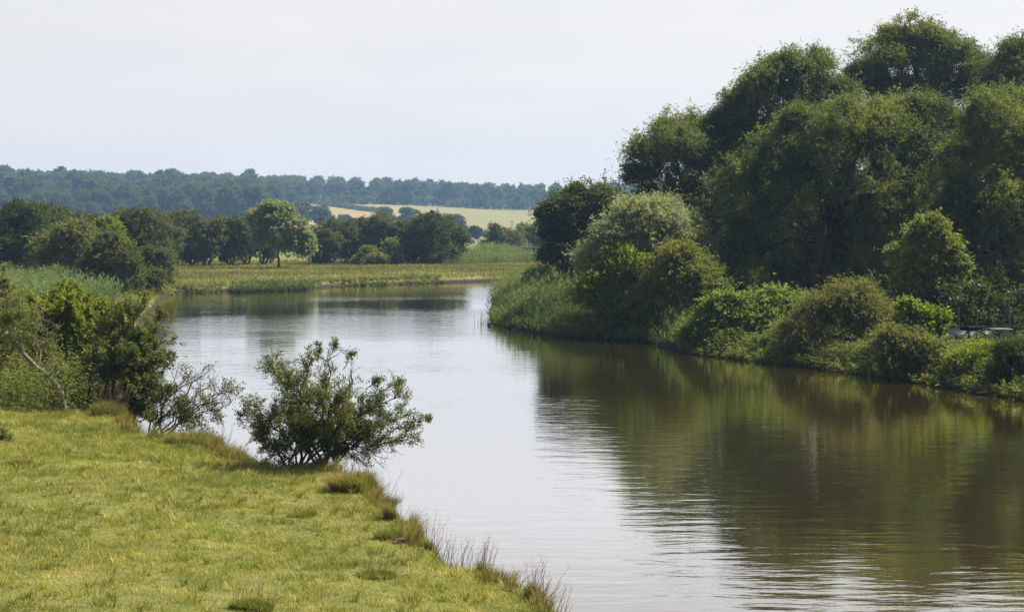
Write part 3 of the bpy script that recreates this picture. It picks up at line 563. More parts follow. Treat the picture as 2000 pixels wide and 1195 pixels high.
if rest:
    lbs = np.concatenate([blob_lobes(14, 12, 7, 900 + i) + np.array([x, y, gz(x, y), 0, 0, 0]) for i, (x, y) in enumerate(rest)])
    lbs = np.concatenate([lbs, ul])
    tag(link('woodland', crown_mesh('woodland', lbs, M['wood_far'], leaf=(1.1, .7), spray=1.5, k=7, clump=.36, density=.6)), 'hazy mass of trees along the crest of the far ridge', 'woodland', None, 'stuff')
def hedge_strip(a, b, h, w, label, n=16, mat='wood_far', leaf=(.6, .4)):
    lb = []
    for t in np.linspace(0, 1, n):
        x = a[0] + (b[0] - a[0]) * t; y = a[1] + (b[1] - a[1]) * t; k = rng.uniform(.7, 1.2); lb.append((x, y, gz(x, y) + h * .45 * k, w, w, h * .55 * k))
    o = crown_mesh('hedge', lb, M[mat], leaf=leaf, spray=.9, k=7, clump=.35, density=.7)
    return tag(link('hedge', o), label, 'hedge')
hedge_strip(bx(625, 1085), bx(742, 965), 2.4, 2.6, 'thin dark hedge line crossing between the two orange field strips', 26)
hedge_strip(bx(805, 690), bx(960, 600), 1.3, 3, 'long pale scrubby hedge along the foot of the yellow field', 26)

# ------------------------------------------------------------------ branchy shrubs near the camera
class Shrub:
    def __init__(s, base): s.mb = MB(); s.base = np.asarray(base, float); s.nodes = []; s.dirs = []
    def stem(s, a, b, r0, r1, n=8, wob=.05, sag=0., sides=6):
        pts = limb(a, b, n, wob, sag); s.mb.tube(pts - s.base, np.linspace(r0, r1, n), sides); return pts
    def side(s, pts, count, length, r, t0=.25, twigs=4, twl=.3, up=.25, leaves=True, bend=.0):
        m = len(pts); tot = np.linspace(0, 1, m)
        for _ in range(count):
            t = rng.uniform(t0, 1); q = np.array([np.interp(t, tot, pts[:, i]) for i in range(3)])
            d0 = norm(pts[-1] - pts[0]); d = norm(d0 * .55 + rand_dir(1)[0] * .85 + np.array([0, 0, up])); ll = length * rng.uniform(.5, 1.15) * (1.15 - .5 * t)
            e = q + d * ll; e[2] -= bend * ll
            p2 = limb(q, e, 5, .09, .03); s.mb.tube(p2 - s.base, np.linspace(r, r * .3, 5), 4)
            for _ in range(twigs):
                t2 = rng.uniform(.2, 1); q2 = np.array([np.interp(t2, np.linspace(0, 1, 5), p2[:, i]) for i in range(3)])
                d2 = norm(d * .7 + rand_dir(1)[0] * .9 + np.array([0, 0, up])); l2 = twl * rng.uniform(.5, 1.2)
                p3 = limb(q2, q2 + d2 * l2, 4, .1); s.mb.tube(p3 - s.base, np.linspace(r * .32, r * .12, 4), 3)
                if leaves:
                    for tt in np.linspace(.15, 1, max(3, int(l2 / .045))):
                        s.nodes.append(p3[0] + (p3[-1] - p3[0]) * tt); s.dirs.append(d2)
            if leaves:
                for tt in np.linspace(.3, 1, max(3, int(ll / .07))):
                    s.nodes.append(np.array([np.interp(tt, np.linspace(0, 1, 5), p2[:, i]) for i in range(3)])); s.dirs.append(d)
    def finish(s, name, label, cat, mat, leaf=(.045, .035), per=5, keep=1.0, jit=.03, bark='bark', group=None):
        root = empty(name, s.base, label, cat, group)
        s.mb.build('branches', M[bark], root, True)
        P = np.array(s.nodes); D = np.array(s.dirs)
        if keep < 1:
            f = vnoise(P[:, 0] * 3 + 50, P[:, 2] * 3 + P[:, 1], 77) + rng.normal(0, .08, len(P)); thr = np.quantile(f, 1 - keep); P, D = P[f > thr], D[f > thr]
        n = len(P); i = np.repeat(np.arange(n), per); m_ = len(i)
        pp = P[i] - s.base + rng.normal(0, jit, (m_, 3)); ax = norm(D[i] * .5 + rand_dir(m_)); nn = norm(rand_dir(m_) + np.array([0, 0, .5]))
        sc = rng.uniform(.65, 1.3, m_); tn = np.clip(.45 + rng.normal(0, .12, n)[i] + rng.normal(0, .18, m_), 0, 1)
        link('foliage', leaf_mesh('foliage', pp, ax, nn, leaf[0] * sc, leaf[1] * sc, tn, M[mat]), root)
        return root

# hawthorn leaning over the water, the main foreground bush
Yb = 37.2
b0 = PX(600, 890, Yb); b0[2] = gz(b0[0], b0[1]); S = Shrub(b0)
for px, py, dy, r, nb in [(530, 705, .3, .035, 26), (560, 735, -.6, .03, 22), (600, 715, .5, .04, 26), (640, 705, -.2, .035, 26), (690, 745, .7, .035, 26), (690, 740, -.6, .03, 24), (745, 785, .2, .035, 28), (780, 775, -.5, .03, 22),
                          (785, 815, .4, .03, 24), (800, 845, -.2, .026, 20), (760, 850, .8, .03, 20), (500, 790, -.4, .03, 24), (490, 800, .5, .028, 22), (505, 845, 0, .025, 22), (540, 800, .9, .03, 22), (620, 790, -1.0, .03, 26), (680, 820, -1., .03, 26), (575, 830, -.9, .026, 22), (720, 835, -.3, .03, 22)]:
    st = b0 + np.array([rng.uniform(-.45, .35), rng.uniform(-.3, .3), 0]); p_ = S.stem(st - np.array([0, 0, .15]), PX(px, py, Yb + dy), r, r * .3, 9, .05, .05)
    S.side(p_, nb, .62, .011, .28, 5, .24, .2)
for px, py, dy in [(655, 668, 0), (690, 690, .2), (785, 745, .3), (842, 822, 0), (815, 838, .3), (520, 697, 0), (472, 808, .2), (625, 672, .3), (745, 742, 0)]:   # long thin shoots
    q = PX(px, py, Yb + dy); a = PX(px * .78 + 610 * .22 - 2, py * .78 + 830 * .22, Yb + dy); p_ = S.stem(a, q, .012, .004, 6, .05, .03, 4); S.side(p_, 9, .16, .004, .3, 2, .09, .3)
for px, py, dy in [(740, 905, 0), (700, 905, -.4), (775, 880, .3), (720, 912, .2), (790, 862, 0), (660, 908, -.6), (480, 868, .2), (755, 895, -.5)]:   # bare drooping twigs near the water
    p_ = S.stem(b0 + np.array([rng.uniform(.2, .9), 0, .35]), PX(px, py, Yb + dy), .018, .005, 7, .09, .14, 5); S.side(p_, 13, .35, .006, .35, 3, .16, -.1, rng.random() < .2, .25)
S.finish('hawthorn_bush', 'spreading hawthorn bush with dark twigs leaning over the water at the meadow edge', 'bush', 'haw', (.037, .028), 7, .85)

# half bare fallen hawthorn
Yf = 44.5
b0 = PX(285, 822, Yf); b0[2] = gz(b0[0], b0[1]) + .05; S = Shrub(b0)
for px, py, dy, r in [(395, 735, 0, .045), (440, 770, .3, .04), (420, 745, -.5, .03), (370, 730, .5, .035), (455, 765, 0, .03), (430, 800, .2, .028), (385, 790, -.6, .03), (340, 745, .2, .03), (450, 790, -.4, .022), (350, 800, .5, .025)]:
    p_ = S.stem(b0 + np.array([rng.uniform(-.2, .3), rng.uniform(-.2, .2), -.1]), PX(px, py, Yf + dy), r, r * .2, 9, .06, .1); S.side(p_, 15, .75, .011, .3, 5, .3, .15)
for px, py in [(395, 850), (430, 830), (410, 845), (360, 850), (330, 845)]:
    p_ = S.stem(PX(px - 40, py - 60, Yf), PX(px, py, Yf), .014, .004, 7, .1, .1, 4); S.side(p_, 8, .4, .006, .3, 3, .2, -.1)
S.finish('fallen_hawthorn', 'half bare fallen hawthorn trailing grey twigs over the water', 'bush', 'haw', (.045, .034), 3, .38)

# dark bush, yellow tree, crooked tree, edge bush
Yd = 47.5
b0 = PX(238, 812, Yd); b0[2] = gz(b0[0], b0[1]); S = Shrub(b0)
for px, py, dy, r in [(235, 590, .2, .06), (275, 590, -.2, .06), (305, 620, .4, .05), (320, 665, 0, .045), (205, 620, .5, .05), (220, 665, -.6, .05), (300, 720, -.5, .045), (190, 740, .2, .04), (270, 680, 1., .05), (260, 700, -.9, .05), (215, 760, -.6, .03), (310, 770, .3, .03), (250, 770, -.8, .03), (180, 690, .6, .04), (255, 620, 0.6, .05), (285, 760, 0, .03)]:
    p_ = S.stem(b0 + np.array([rng.uniform(-.35, .35), rng.uniform(-.3, .3), -.1]), PX(px, py, Yd + dy), r, r * .25, 9, .05); S.side(p_, 30, .8, .014, .2, 6, .32, .15)
S.finish('hawthorn_bush', 'tall dense dark hawthorn at the water edge, left of the fallen one', 'bush', 'haw', (.06, .045), 6, .9)
Yy = 52.0
b0 = PX(118, 735, Yy); b0[2] = gz(b0[0], b0[1]); S = Shrub(b0); fk = PX(122, 690, Yy)
S.stem(b0 - np.array([0, 0, .15]), fk, .11, .08, 6, .03, 0, 8)
for px, py, dy in [(85, 590, 0), (120, 570, .4), (155, 595, -.4), (180, 625, .2), (195, 640, -.2), (60, 625, .3), (100, 620, -.8), (140, 620, .9), (165, 660, -.5), (200, 615, .2), (75, 660, -.4), (150, 650, -.9), (110, 650, -.9), (180, 680, -.6), (190, 660, .4), (60, 600, -.8), (130, 600, -.9), (90, 680, -.8), (160, 690, -.7)]:
    p_ = S.stem(fk, PX(px, py, Yy + dy), .05, .012, 8, .07, .03); S.side(p_, 24, .7, .012, .3, 5, .32, .2)
S.finish('small_tree', 'small yellow green tree with a dark forked trunk on the left bank', 'tree', 'haw_yellow', (.07, .052), 9, .9)
Yc = 46.0
b0 = PX(130, 785, Yc); b0[2] = gz(b0[0], b0[1]); S = Shrub(b0)
pt = np.array([b0 - np.array([0, 0, .15]), PX(118, 765, Yc), PX(98, 735, Yc), PX(72, 718, Yc), PX(45, 690, Yc), PX(25, 665, Yc), PX(5, 645, Yc)])
S.mb.tube(pt - b0, [.10, .085, .08, .07, .06, .045, .03], 8)
for k_, px, py in [(3, 60, 620), (4, 40, 580), (5, 15, 580), (5, -20, 600), (6, -30, 640), (2, 92, 640), (3, 82, 600), (4, 20, 620), (6, -10, 690), (1, 100, 690)]:
    p_ = S.stem(pt[k_], PX(px, py, Yc + rng.uniform(-.7, .7)), .03, .008, 8, .06); S.side(p_, 15, .5, .009, .25, 5, .28, .2)
S.finish('crooked_tree', 'sparse crooked tree with a bent grey trunk leaning left', 'tree', 'bush_leaf', (.05, .036), 4, .5, .03, 'bark_light')
b0 = np.array([*bx(-25, 50.), 0]); b0[2] = gz(b0[0], b0[1]); S = Shrub(b0)
for px, py, dy in [(0, 545, 0), (25, 580, .3), (-20, 560, -.3), (20, 620, .6), (-40, 600, .2), (5, 650, -.4)]:
    p_ = S.stem(b0 - np.array([0, 0, .1]), PX(px, py, 50 + dy), .04, .012, 8, .05); S.side(p_, 26, .7, .012, .25, 6, .3, .2)
S.finish('riverside_bush', 'brown green bush cut off by the left edge of the frame', 'bush', 'brown_leaf', (.06, .042), 6, .9)
b0 = np.array([*bx(5, 38.5), 0]); b0[2] = gz(b0[0], b0[1]); S = Shrub(b0)
for px, py in [(0, 838), (10, 850), (-15, 840), (20, 858)]:
    p_ = S.stem(b0 - np.array([0, 0, .05]), PX(px, py, 38.5 + rng.uniform(-.2, .2)), .012, .005, 6, .06); S.side(p_, 10, .2, .005, .2, 3, .1, .2)
S.finish('small_bush', 'tiny green bush on the grass at the left edge', 'bush', 'bush_leaf', (.05, .03), 3, .9)

# rough undergrowth of nettles and weeds around the left trees (leafy stems)
def weeds(name, pts, hts, mat, label, leaf=(.09, .045), per=26, cat='weeds', lean=.15, kind='stuff'):
    n = len(pts); i = np.repeat(np.arange(n), per); t = rng.uniform(.05, 1, len(i)) ** .8; ln = rng.normal(0, lean, (n, 2)) * hts[:, None]
    P = np.stack([pts[i, 0] + ln[i, 0] * t * t, pts[i, 1] + ln[i, 1] * t * t, pts[i, 2] + hts[i] * t], 1) + rng.normal(0, .035, (len(i), 3))
    ax = rand_dir(len(i)); ax[:, 2] = ax[:, 2] * .4 + .25
    me_ = leaf_mesh(name, P, ax, norm(rand_dir(len(i)) * .6 + np.array([0, 0, .7])), leaf[0] * rng.uniform(.6, 1.4, len(i)), leaf[1] * rng.uniform(.6, 1.4, len(i)), np.clip(rng.normal(.45, .12, n)[i] + rng.normal(0, .15, len(i)), 0, 1), M[mat])
    return tag(link(name, me_), label, cat, None, kind)
def scatter_px(poly, n, z=.8):
    """random ground points inside a polygon whose corners are photo pixels on the ground"""
    q = np.array([W(px, py, z) for px, py in poly]); return scatter_xy(q, n)
def scatter_xy(q, n):
    q = np.asarray(q, float); lo, hi = q.min(0), q.max(0); got = []; c = 0
    while c < n:
        p_ = rng.uniform(lo, hi, (n * 2, 2)); ins = np.zeros(len(p_), bool)
        for i in range(len(q)):
            (ax, ay), (b_x, by) = q[i], q[(i + 1) % len(q)]
            if by != ay: ins ^= ((ay > p_[:, 1]) != (by > p_[:, 1])) & (p_[:, 0] < ax + (p_[:, 1] - ay) / (by - ay) * (b_x - ax))
        p_ = p_[ins]; got.append(p_); c += len(p_)
    p_ = np.concatenate(got)[:n]; d = sdist(p_[:, 0], p_[:, 1]); z = ground(p_[:, 0], p_[:, 1], d)
    return np.concatenate([p_, z[:, None]], 1), d
P, d = scatter_px([(-60, 805), (60, 812), (150, 805), (215, 798), (235, 760), (235, 700), (60, 680), (-60, 680)], 3000); P = P[d > .1]
weeds('undergrowth', P, rng.uniform(.5, 1.25, len(P)) * (.6 + .8 * vnoise(P[:, 0] * .8, P[:, 1] * .5, 4)), 'weed', 'green nettles and brambles growing around the left bank trees', cat='undergrowth')

# ------------------------------------------------------------------ grass, reeds, tussocks
n = 420000
P, d = scatter_xy([(-12.5, 20), (3, 20), W(1110, 1200, .6), W(800, 1000, .6), W(650, 893, .6), W(250, 800, .6), W(-60, 770, .6)], n)
k = d > -.05; P, d = P[k], d[k]; n = len(P)
cl = fbm(P[:, 0] * 2.6, P[:, 1] * 2.6, 61); cl2 = vnoise(P[:, 0] * .35, P[:, 1] * .35, 66); edge = smooth(1 - d / 1.2)
hh = (.035 + .085 * smooth((cl - .35) / .35) + .10 * smooth((cl2 - .55) / .3) * rng.random(n) + .10 * edge * rng.random(n) + .06 * smooth((P[:, 1] - 34) / 8)) * rng.uniform(.45, 1.35, n) * .55
lx = (vnoise(P[:, 0] * 1.2, P[:, 1] * 1.2, 81) - .5)[:, None] * np.array([[1.6, .8]]) + rng.normal(0, .55, (n, 2))
tn = np.clip(.44 + (fbm(P[:, 0] * 3.2, P[:, 1] * 2.2, 62) - .5) * .7 + (fbm(P[:, 0] * .5, P[:, 1] * .5, 91) - .5) * .95 + rng.normal(0, .15, n) + .1 * edge, 0, 1)
tag(link('grass', blade_mesh('grass', P, hh, rng.uniform(.006, .012, n), lx * hh[:, None], tn, M['grass'])), 'short yellow green grazed grass covering the near meadow', 'grass', None, 'stuff')

P, d = scatter_xy([W(*q, .6) for q in [(1110, 1230), (1000, 1135), (850, 1055), (800, 1000), (745, 950), (640, 893), (480, 880), (250, 815), (180, 840), (420, 900), (620, 925), (690, 1010), (780, 1080), (900, 1150), (1000, 1230)]], 60000)
fr_ = vnoise(P[:, 0] * 2.3, P[:, 1] * 1.4, 44); k = (d > -.12) & (d < .5) & (fr_ > .35 + .5 * np.clip(d, 0, 1)); P, d, fr_ = P[k], d[k], fr_[k]; n = len(P); print('fringe', n)
hh = (.08 + .36 * smooth((fr_ - .4) / .5)) * rng.uniform(.4, 1.15, n); lx = rng.normal(0, .35, (n, 2)) + np.array([.35, .1])
tag(link('bank_grass', blade_mesh('bank_grass', P, hh, rng.uniform(.006, .013, n), lx * hh[:, None], np.clip(rng.normal(.5, .22, n) + (fr_ - .5) * .5, 0, 1), M['tussock'], .8)), 'longer rough grass fringing the edge of the near bank', 'grass', None, 'stuff')
n = 1700; P, d = scatter_xy([(-12.5, 20), (3, 20), W(1110, 1200, .6), W(800, 1000, .6), W(650, 893, .6), W(250, 800, .6), W(-60, 770, .6)], n); k = d > .2; P = P[k]; n = len(P)
i = np.repeat(np.arange(n), 26); m_ = len(i); th = rng.uniform(0, 6.283, m_); q = P[i].copy(); rr = np.repeat(rng.uniform(.03, .13, n), 26) * np.sqrt(rng.random(m_)); q[:, 0] += np.cos(th) * rr; q[:, 1] += np.sin(th) * rr
hh = np.repeat(rng.uniform(.06, .2, n), 26) * rng.uniform(.5, 1.2, m_); tn = np.clip(np.repeat(np.where(rng.random(n) < .55, rng.uniform(0, .3, n), rng.uniform(.6, 1, n)), 26) + rng.normal(0, .08, m_), 0, 1)
tag(link('grass_tufts', blade_mesh('grass_tufts', q, hh, rng.uniform(.006, .013, m_), np.stack([np.cos(th), np.sin(th)], 1) * hh[:, None] * .6, tn, M['grass'])), 'scattered coarse tufts of green and dry grass across the near meadow', 'grass', None, 'stuff')
P, d = scatter_xy([W(320, 575, .6), W(1060, 548, .6), (14, 235), (-66, 228), (-58, 175)], 90000); k = d > .1; P, d = P[k], d[k]; n = len(P)
hh = rng.uniform(.12, .35, n) * (.5 + fbm(P[:, 0] * .25, P[:, 1] * .25, 12)) * (1 + .8 * smooth(1 - d / 4))
tn = np.clip(.4 + (fbm(P[:, 0] * .12, P[:, 1] * .25, 14) - .5) * 1.6 + rng.normal(0, .15, n), 0, 1)
tag(link('meadow_grass', blade_mesh('meadow_grass', P, hh, rng.uniform(.04, .09, n), rng.normal(0, .5, (n, 2)) * hh[:, None], tn, M['meadow'])), 'rough yellowish meadow grass on the far bank', 'grass', None, 'stuff')

def reeds(poly_xy, n, h, wd, mat, label, lean=.3, dmin=-.1, wind=(.15, 0), dmax=None, hmod=.35):
    P, d = scatter_xy(poly_xy, n); k = d > dmin
    if dmax is not None: k &= d < dmax
    P, d = P[k], d[k]; n = len(P); cl = np.clip((fbm(P[:, 0] * .38, P[:, 1] * .38, 17) - .5) * 2.6 + .5, 0, 1)
    hh = h * rng.uniform(.5, 1.1, n) * (1 - hmod + 2 * hmod * cl) * (.55 + .45 * smooth((d + .3) / 3)); ln = rng.normal(0, lean, (n, 2)) + np.array(wind) + np.stack([vnoise(P[:, 0] * .4, P[:, 1] * .4, 19) - .5, vnoise(P[:, 0] * .4, P[:, 1] * .4, 29) - .5], 1) * 1.5
    tn = np.clip(.42 + (cl - .5) * .9 + rng.normal(0, .18, n), 0, 1)
    P = P.copy(); P[:, 2] = np.maximum(P[:, 2], -.1)
    i = np.repeat(np.arange(n), 5); t = rng.uniform(.15, 1, len(i)); a_ = rng.uniform(0, 6.283, len(i)); ll = h * rng.uniform(.18, .42, len(i))
    Q = P[i].copy(); Q[:, 2] += hh[i] * t; Q[:, :2] += ln[i] * (hh[i] * t * t)[:, None]
    l2 = np.stack([np.cos(a_), np.sin(a_)], 1) * ll[:, None] * .8 + np.array(wind) * ll[:, None] * 2
    return tag(link('reeds', blade_mesh('reeds', Q, ll * rng.uniform(-.1, .8, len(i)), wd * rng.uniform(.6, 1.3, len(i)), l2, np.clip(tn[i] + rng.normal(0, .12, len(i)) + .12 * (t - .6), 0, 1), M[mat], .6)), label, 'reeds', None, 'stuff')
tipq = [W(955, 622), W(968, 640), W(1090, 660), W(1270, 672), W(1335, 690), W(1345, 650, .6), bx(1300, 96), bx(1200, 118), bx(1100, 140), bx(1010, 158), W(986, 561), W(972, 590)]
reeds(tipq, 34000, 1.4, .05, 'reed', 'tall green reed bed covering the tip of the right bank', .5, hmod=.5)
reeds([W(-80, 610, .8), W(60, 612, .8), W(190, 600, .8), W(232, 585, .8), (-38, 132), (-62, 134), W(-80, 570, .8)], 15000, 1.45, .05, 'reed_blue', 'blue green reed bed on the left bank below the dark bushes', .25)
reeds([W(870, 520, .8), W(1075, 516, .8), (9, 275), (-12, 290), (-14, 240)], 9000, 1.25, .09, 'reed', 'green reed bed beyond the far meadow, right of the hedge', .35, hmod=.5)
reeds([bx(925, 262), bx(1030, 258), bx(1040, 285), bx(935, 290)], 4500, 1.6, .11, 'reed_blue', 'pale blue green reeds behind the far reed bed', .2)
sh = [W(455, 569), W(520, 567.5), W(604, 563.5), W(604, 561, .3), W(520, 564, .3), W(455, 566, .3)]
reeds(sh, 1500, 1.25, .07, 'reed', 'bright green reeds standing in the shallows of the far bank', .1, -2.2, (0, 0), 1.0)
reeds([W(735, 557.5), W(758, 557), W(758, 552, .4), W(735, 553, .4)], 260, 1.1, .06, 'reed', 'small lone clump of reeds on the far bank, right of the long reed stand', .15, -.8, (0, 0), 2)
# dark rough plants on the edge of the far bank and of the right bank
P, d = scatter_xy([W(322, 580), W(1050, 550), W(1060, 545, .5), (-30, 176), (-62, 150)], 30000); k = (d > -.3) & (d < .9) & (vnoise(P[:, 0] * .9, P[:, 1] * .4, 5) > .36); P, d = P[k][:4200], d[k]
weeds('bank_plants', P, rng.uniform(.15, .6, len(P)) * (.4 + vnoise(P[:, 0] * .5, P[:, 1] * .3, 8)), 'weed', 'dark rough plants fringing the far bank', (.16, .07), 12, 'plants')
P, d = scatter_xy([W(1330, 692), W(1500, 712), W(1700, 737), W(1960, 780), W(2150, 812), bx(2150, 62), bx(1900, 68), bx(1700, 76), bx(1500, 84), bx(1330, 92)], 26000); k = (d > -.1) & (d < 4.5); P, d = P[k], d[k]
weeds('bank_plants', P[:7000], (rng.uniform(.3, .95, len(P)) * (.5 + .9 * vnoise(P[:, 0] * .7, P[:, 1] * .5, 3)) * (.55 + .45 * smooth(d / 1.2)))[:7000], 'weed', 'tangled weeds and brambles covering the right bank above the water', (.12, .05), 22, 'plants', .35)

P, d = scatter_xy([(-14, 56), (-20, 95), (-30, 141), (-44, 146), (-48, 120), (-34, 90), (-24, 56)], 9000); k = (d > 0) & (d < 9); P, d = P[k], d[k]
weeds('rough_grass', P[:5500], rng.uniform(.25, .8, len(P[:5500])), 'weed', 'rough grass and weeds along the left bank behind the dark hawthorn', (.13, .04), 16, 'grass', .3)
P, d = scatter_xy([bx(1990, 62), bx(2500, 55), bx(2700, 90), bx(2000, 90)], 5000); k = d > .1; P = P[k]
weeds('bank_plants', P, rng.uniform(.3, .9, len(P)), 'weed', 'rank weeds on the right bank beyond the parked car', (.13, .05), 18, 'plants', .35)
def tussock(px, py, h, r, n, label, mat='tussock', z=.62, stalks=0, name='grass_tussock', lean=.35, sh=1.7, off=(0, 0)):
    x, y = W(px, py, z); b_ = np.array([x, y, gz(x, y)]); root = empty(name, b_, label, 'grass tussock')
    a = rng.uniform(0, 6.283, n); q = np.sqrt(rng.random(n)) * r
    P = np.stack([np.cos(a) * q, np.sin(a) * q * .8, np.zeros(n)], 1)
    P[:, 2] = np.maximum(ground(P[:, 0] + x, P[:, 1] + y) - b_[2], -.45)
    hh = h * rng.uniform(.45, 1.1, n) * (1 - .35 * q / r); ln = np.stack([np.cos(a), np.sin(a)], 1) * (q / r * lean)[:, None] + rng.normal(0, .25, (n, 2)) + np.array(off)
    bl = link('blades', blade_mesh('blades', P, hh, rng.uniform(.008, .016, n), ln * hh[:, None], np.clip(rng.normal(.45, .25, n), 0, 1), M[mat], .6), root); tag(bl, kind='stuff')
    if stalks:
        mb = MB(); hp = []
        for _ in range(stalks):
            a = rng.uniform(0, 6.28); q = r * math.sqrt(rng.random()); p0 = np.array([math.cos(a) * q, math.sin(a) * q, 0]); p0[2] = max(gz(p0[0] + x, p0[1] + y) - b_[2], -.4)
            p1 = p0 + np.array([rng.normal(.12, .14), rng.normal(0, .12), 1]) * h * sh * rng.uniform(.6, 1.15)
            pts = limb(p0, p1, 5, .03); pts[-1, 0] += .03; mb.tube(pts, [.0045, .004, .0035, .003, .0025], 3, rng.uniform(.2, .8)); hp.append(p1)
        hp = np.repeat(np.array(hp), 7, 0); m_ = len(hp); hp = hp + rng.normal(0, 1, (m_, 3)) * np.array([.014, .014, .05]); lm = leaf_mesh('seed_heads', hp, norm(rand_dir(m_) * .5 + np.array([.2, 0, 1])), rand_dir(m_), np.full(m_, .026), np.full(m_, .006), rng.random(m_), M['straw'])
        st = tag(mb.build('stalks', M['straw'], root), kind='stuff'); tag(link('seed_heads', lm, st), kind='stuff')
    return root
tussock(706, 955, .5, .62, 6000, 'large overhanging grass tussock with a dark earthy side at the bank edge', lean=.9, stalks=14, z=.6)
tussock(782, 1008, .40, .30, 1800, 'rounded green tussock above the bare earth patch', lean=.5, stalks=10, z=.6)
tussock(812, 1042, .24, .2, 900, 'small tussock right beside the bare earth patch', z=.6, stalks=4)
tussock(898, 1076, .44, .3, 1500, 'upright rushy tussock with many pale seed stalks over the water', lean=.25, stalks=46, z=.6)
tussock(852, 1066, .36, .2, 700, 'thin tussock with tall stalks between the earth patch and the rushy tussock', lean=.25, stalks=24, z=.6)
tussock(955, 1108, .34, .18, 600, 'wispy stalky tussock on the bank below the rushy tussock', lean=.25, stalks=26, z=.6)
tussock(1046, 1163, .34, .16, 500, 'lowest wispy tussock near the bottom edge of the photo', lean=.2, stalks=26, z=.6)
tussock(1085, 1190, .30, .15, 300, 'last few brown stalks at the corner where the bank leaves the photo', lean=.2, stalks=18, z=.6)
tussock(690, 915, .38, .3, 1300, 'reddish brown grass tuft beside the hawthorn at the water', lean=.3, stalks=34, z=.6)
tussock(385, 858, .42, .75, 3600, 'broad straw coloured tussock between the fallen and the leaning hawthorns', lean=.4, stalks=22, z=.65)
tussock(455, 868, .4, .45, 1500, 'dark weedy tussock at the left foot of the leaning hawthorn', lean=.3, stalks=26, z=.62)
tussock(300, 838, .36, .5, 1500, 'pale tussock in front of the little inlet', lean=.3, stalks=10, z=.65)
tussock(215, 812, .55, .5, 1600, 'tall reddish dry grass at the foot of the dark hawthorn', lean=.2, stalks=50, z=.7)
tussock(765, 1036, .22, .28, 900, 'dark green tuft just left of the bare earth patch', 'grass_tuft', lean=.5, z=.7, off=(-.2, 0))
tussock(490, 1168, .16, .3, 1500, 'low dark weedy tuft on the grass near the bottom of the photo', 'grass_tuft', lean=.7, stalks=14, z=.85, sh=2.3)
tussock(735, 1100, .14, .3, 900, 'dark low weed patch with thin stems on the near meadow', 'grass_tuft', lean=.7, stalks=12, z=.8, sh=2.6)
tussock(590, 985, .11, .28, 800, 'flat dark tuft in the middle of the near meadow', 'grass_tuft', lean=.7, z=.8)
tussock(35, 905, .16, .3, 900, 'dark tuft on the meadow near the left edge', 'grass_tuft', lean=.6, z=.85)
# pale flowering thistles at the edge of the undergrowth
x, y = W(160, 795, .75); b_ = np.array([x, y, gz(x, y)]); root = empty('thistle', b_, 'tall thistle clump with pale fluffy flower heads on the left bank', 'thistle')
mb = MB(); hd = []
for _ in range(34):
    p0 = np.array([rng.normal(0, .4), rng.normal(0, .3), 0]); p1 = p0 + np.array([rng.normal(0, .12), rng.normal(0, .1), rng.uniform(.5, .95)]); mb.tube(limb(p0, p1, 5, .04), [.009, .008, .007, .006, .005], 4, .4)
    for t in (.6, .8, 1): hd.append(p0 + (p1 - p0) * t + rng.normal(0, .03, 3))
st = tag(mb.build('stems', M['straw'], root), kind='stuff')
hd = np.array(hd); hl = np.repeat(hd, 16, 0); lf = hl - np.array([0, 0, 1]) * rng.uniform(.05, .45, len(hl))[:, None]
link('leaves', leaf_mesh('leaves', lf, rand_dir(len(hl)), rand_dir(len(hl)), np.full(len(hl), .12), np.full(len(hl), .03), rng.random(len(hl)), M['straw']), root)
fl = np.repeat(hd[rng.random(len(hd)) < .35], 20, 0); link('flower_heads', leaf_mesh('flower_heads', fl, rand_dir(len(fl)), rand_dir(len(fl)), np.full(len(fl), .045), np.full(len(fl), .025), rng.random(len(fl)), M['flower']), root)

# bare earth scrape
x, y = W(790, 1046, .68); b_ = np.array([x, y, gz(x, y)]); mb = MB()
for i in range(16):
    c = np.array([rng.uniform(-.17, .17), rng.uniform(-.12, .1), .02 + rng.uniform(0, .05)]); u = norm(rng.normal(size=(14, 3))); r_ = rng.uniform(.03, .07)
    th = np.linspace(0, math.pi, 5)[1:-1]; ph = np.arange(7) * 2 * math.pi / 7; v = [(0, 0, r_)] + [(math.sin(a) * math.cos(q), math.sin(a) * math.sin(q), math.cos(a)) for a in th for q in ph] + [(0, 0, -1)]
    v = np.array(v) * r_; v[0] = (0, 0, r_); v *= rng.uniform(.75, 1.2, (len(v), 1)); v *= np.array([1.3, 1, .7]); n_ = 7
    fs = [(0, 1 + j, 1 + (j + 1) % n_) for j in range(n_)] + [(1 + i_ * n_ + j, 1 + (i_ + 1) * n_ + j, 1 + (i_ + 1) * n_ + (j + 1) % n_, 1 + i_ * n_ + (j + 1) % n_) for i_ in range(2) for j in range(n_)] + [(22, 15 + (j + 1) % n_, 15 + j) for j in range(n_)]
    mb.add(v + c, fs)
o = mb.build('earth_clods', M['earth'], None); o.location = b_; tag(o, 'small heap of bare reddish earth clods in the grass at the bank edge', 'earth clods')

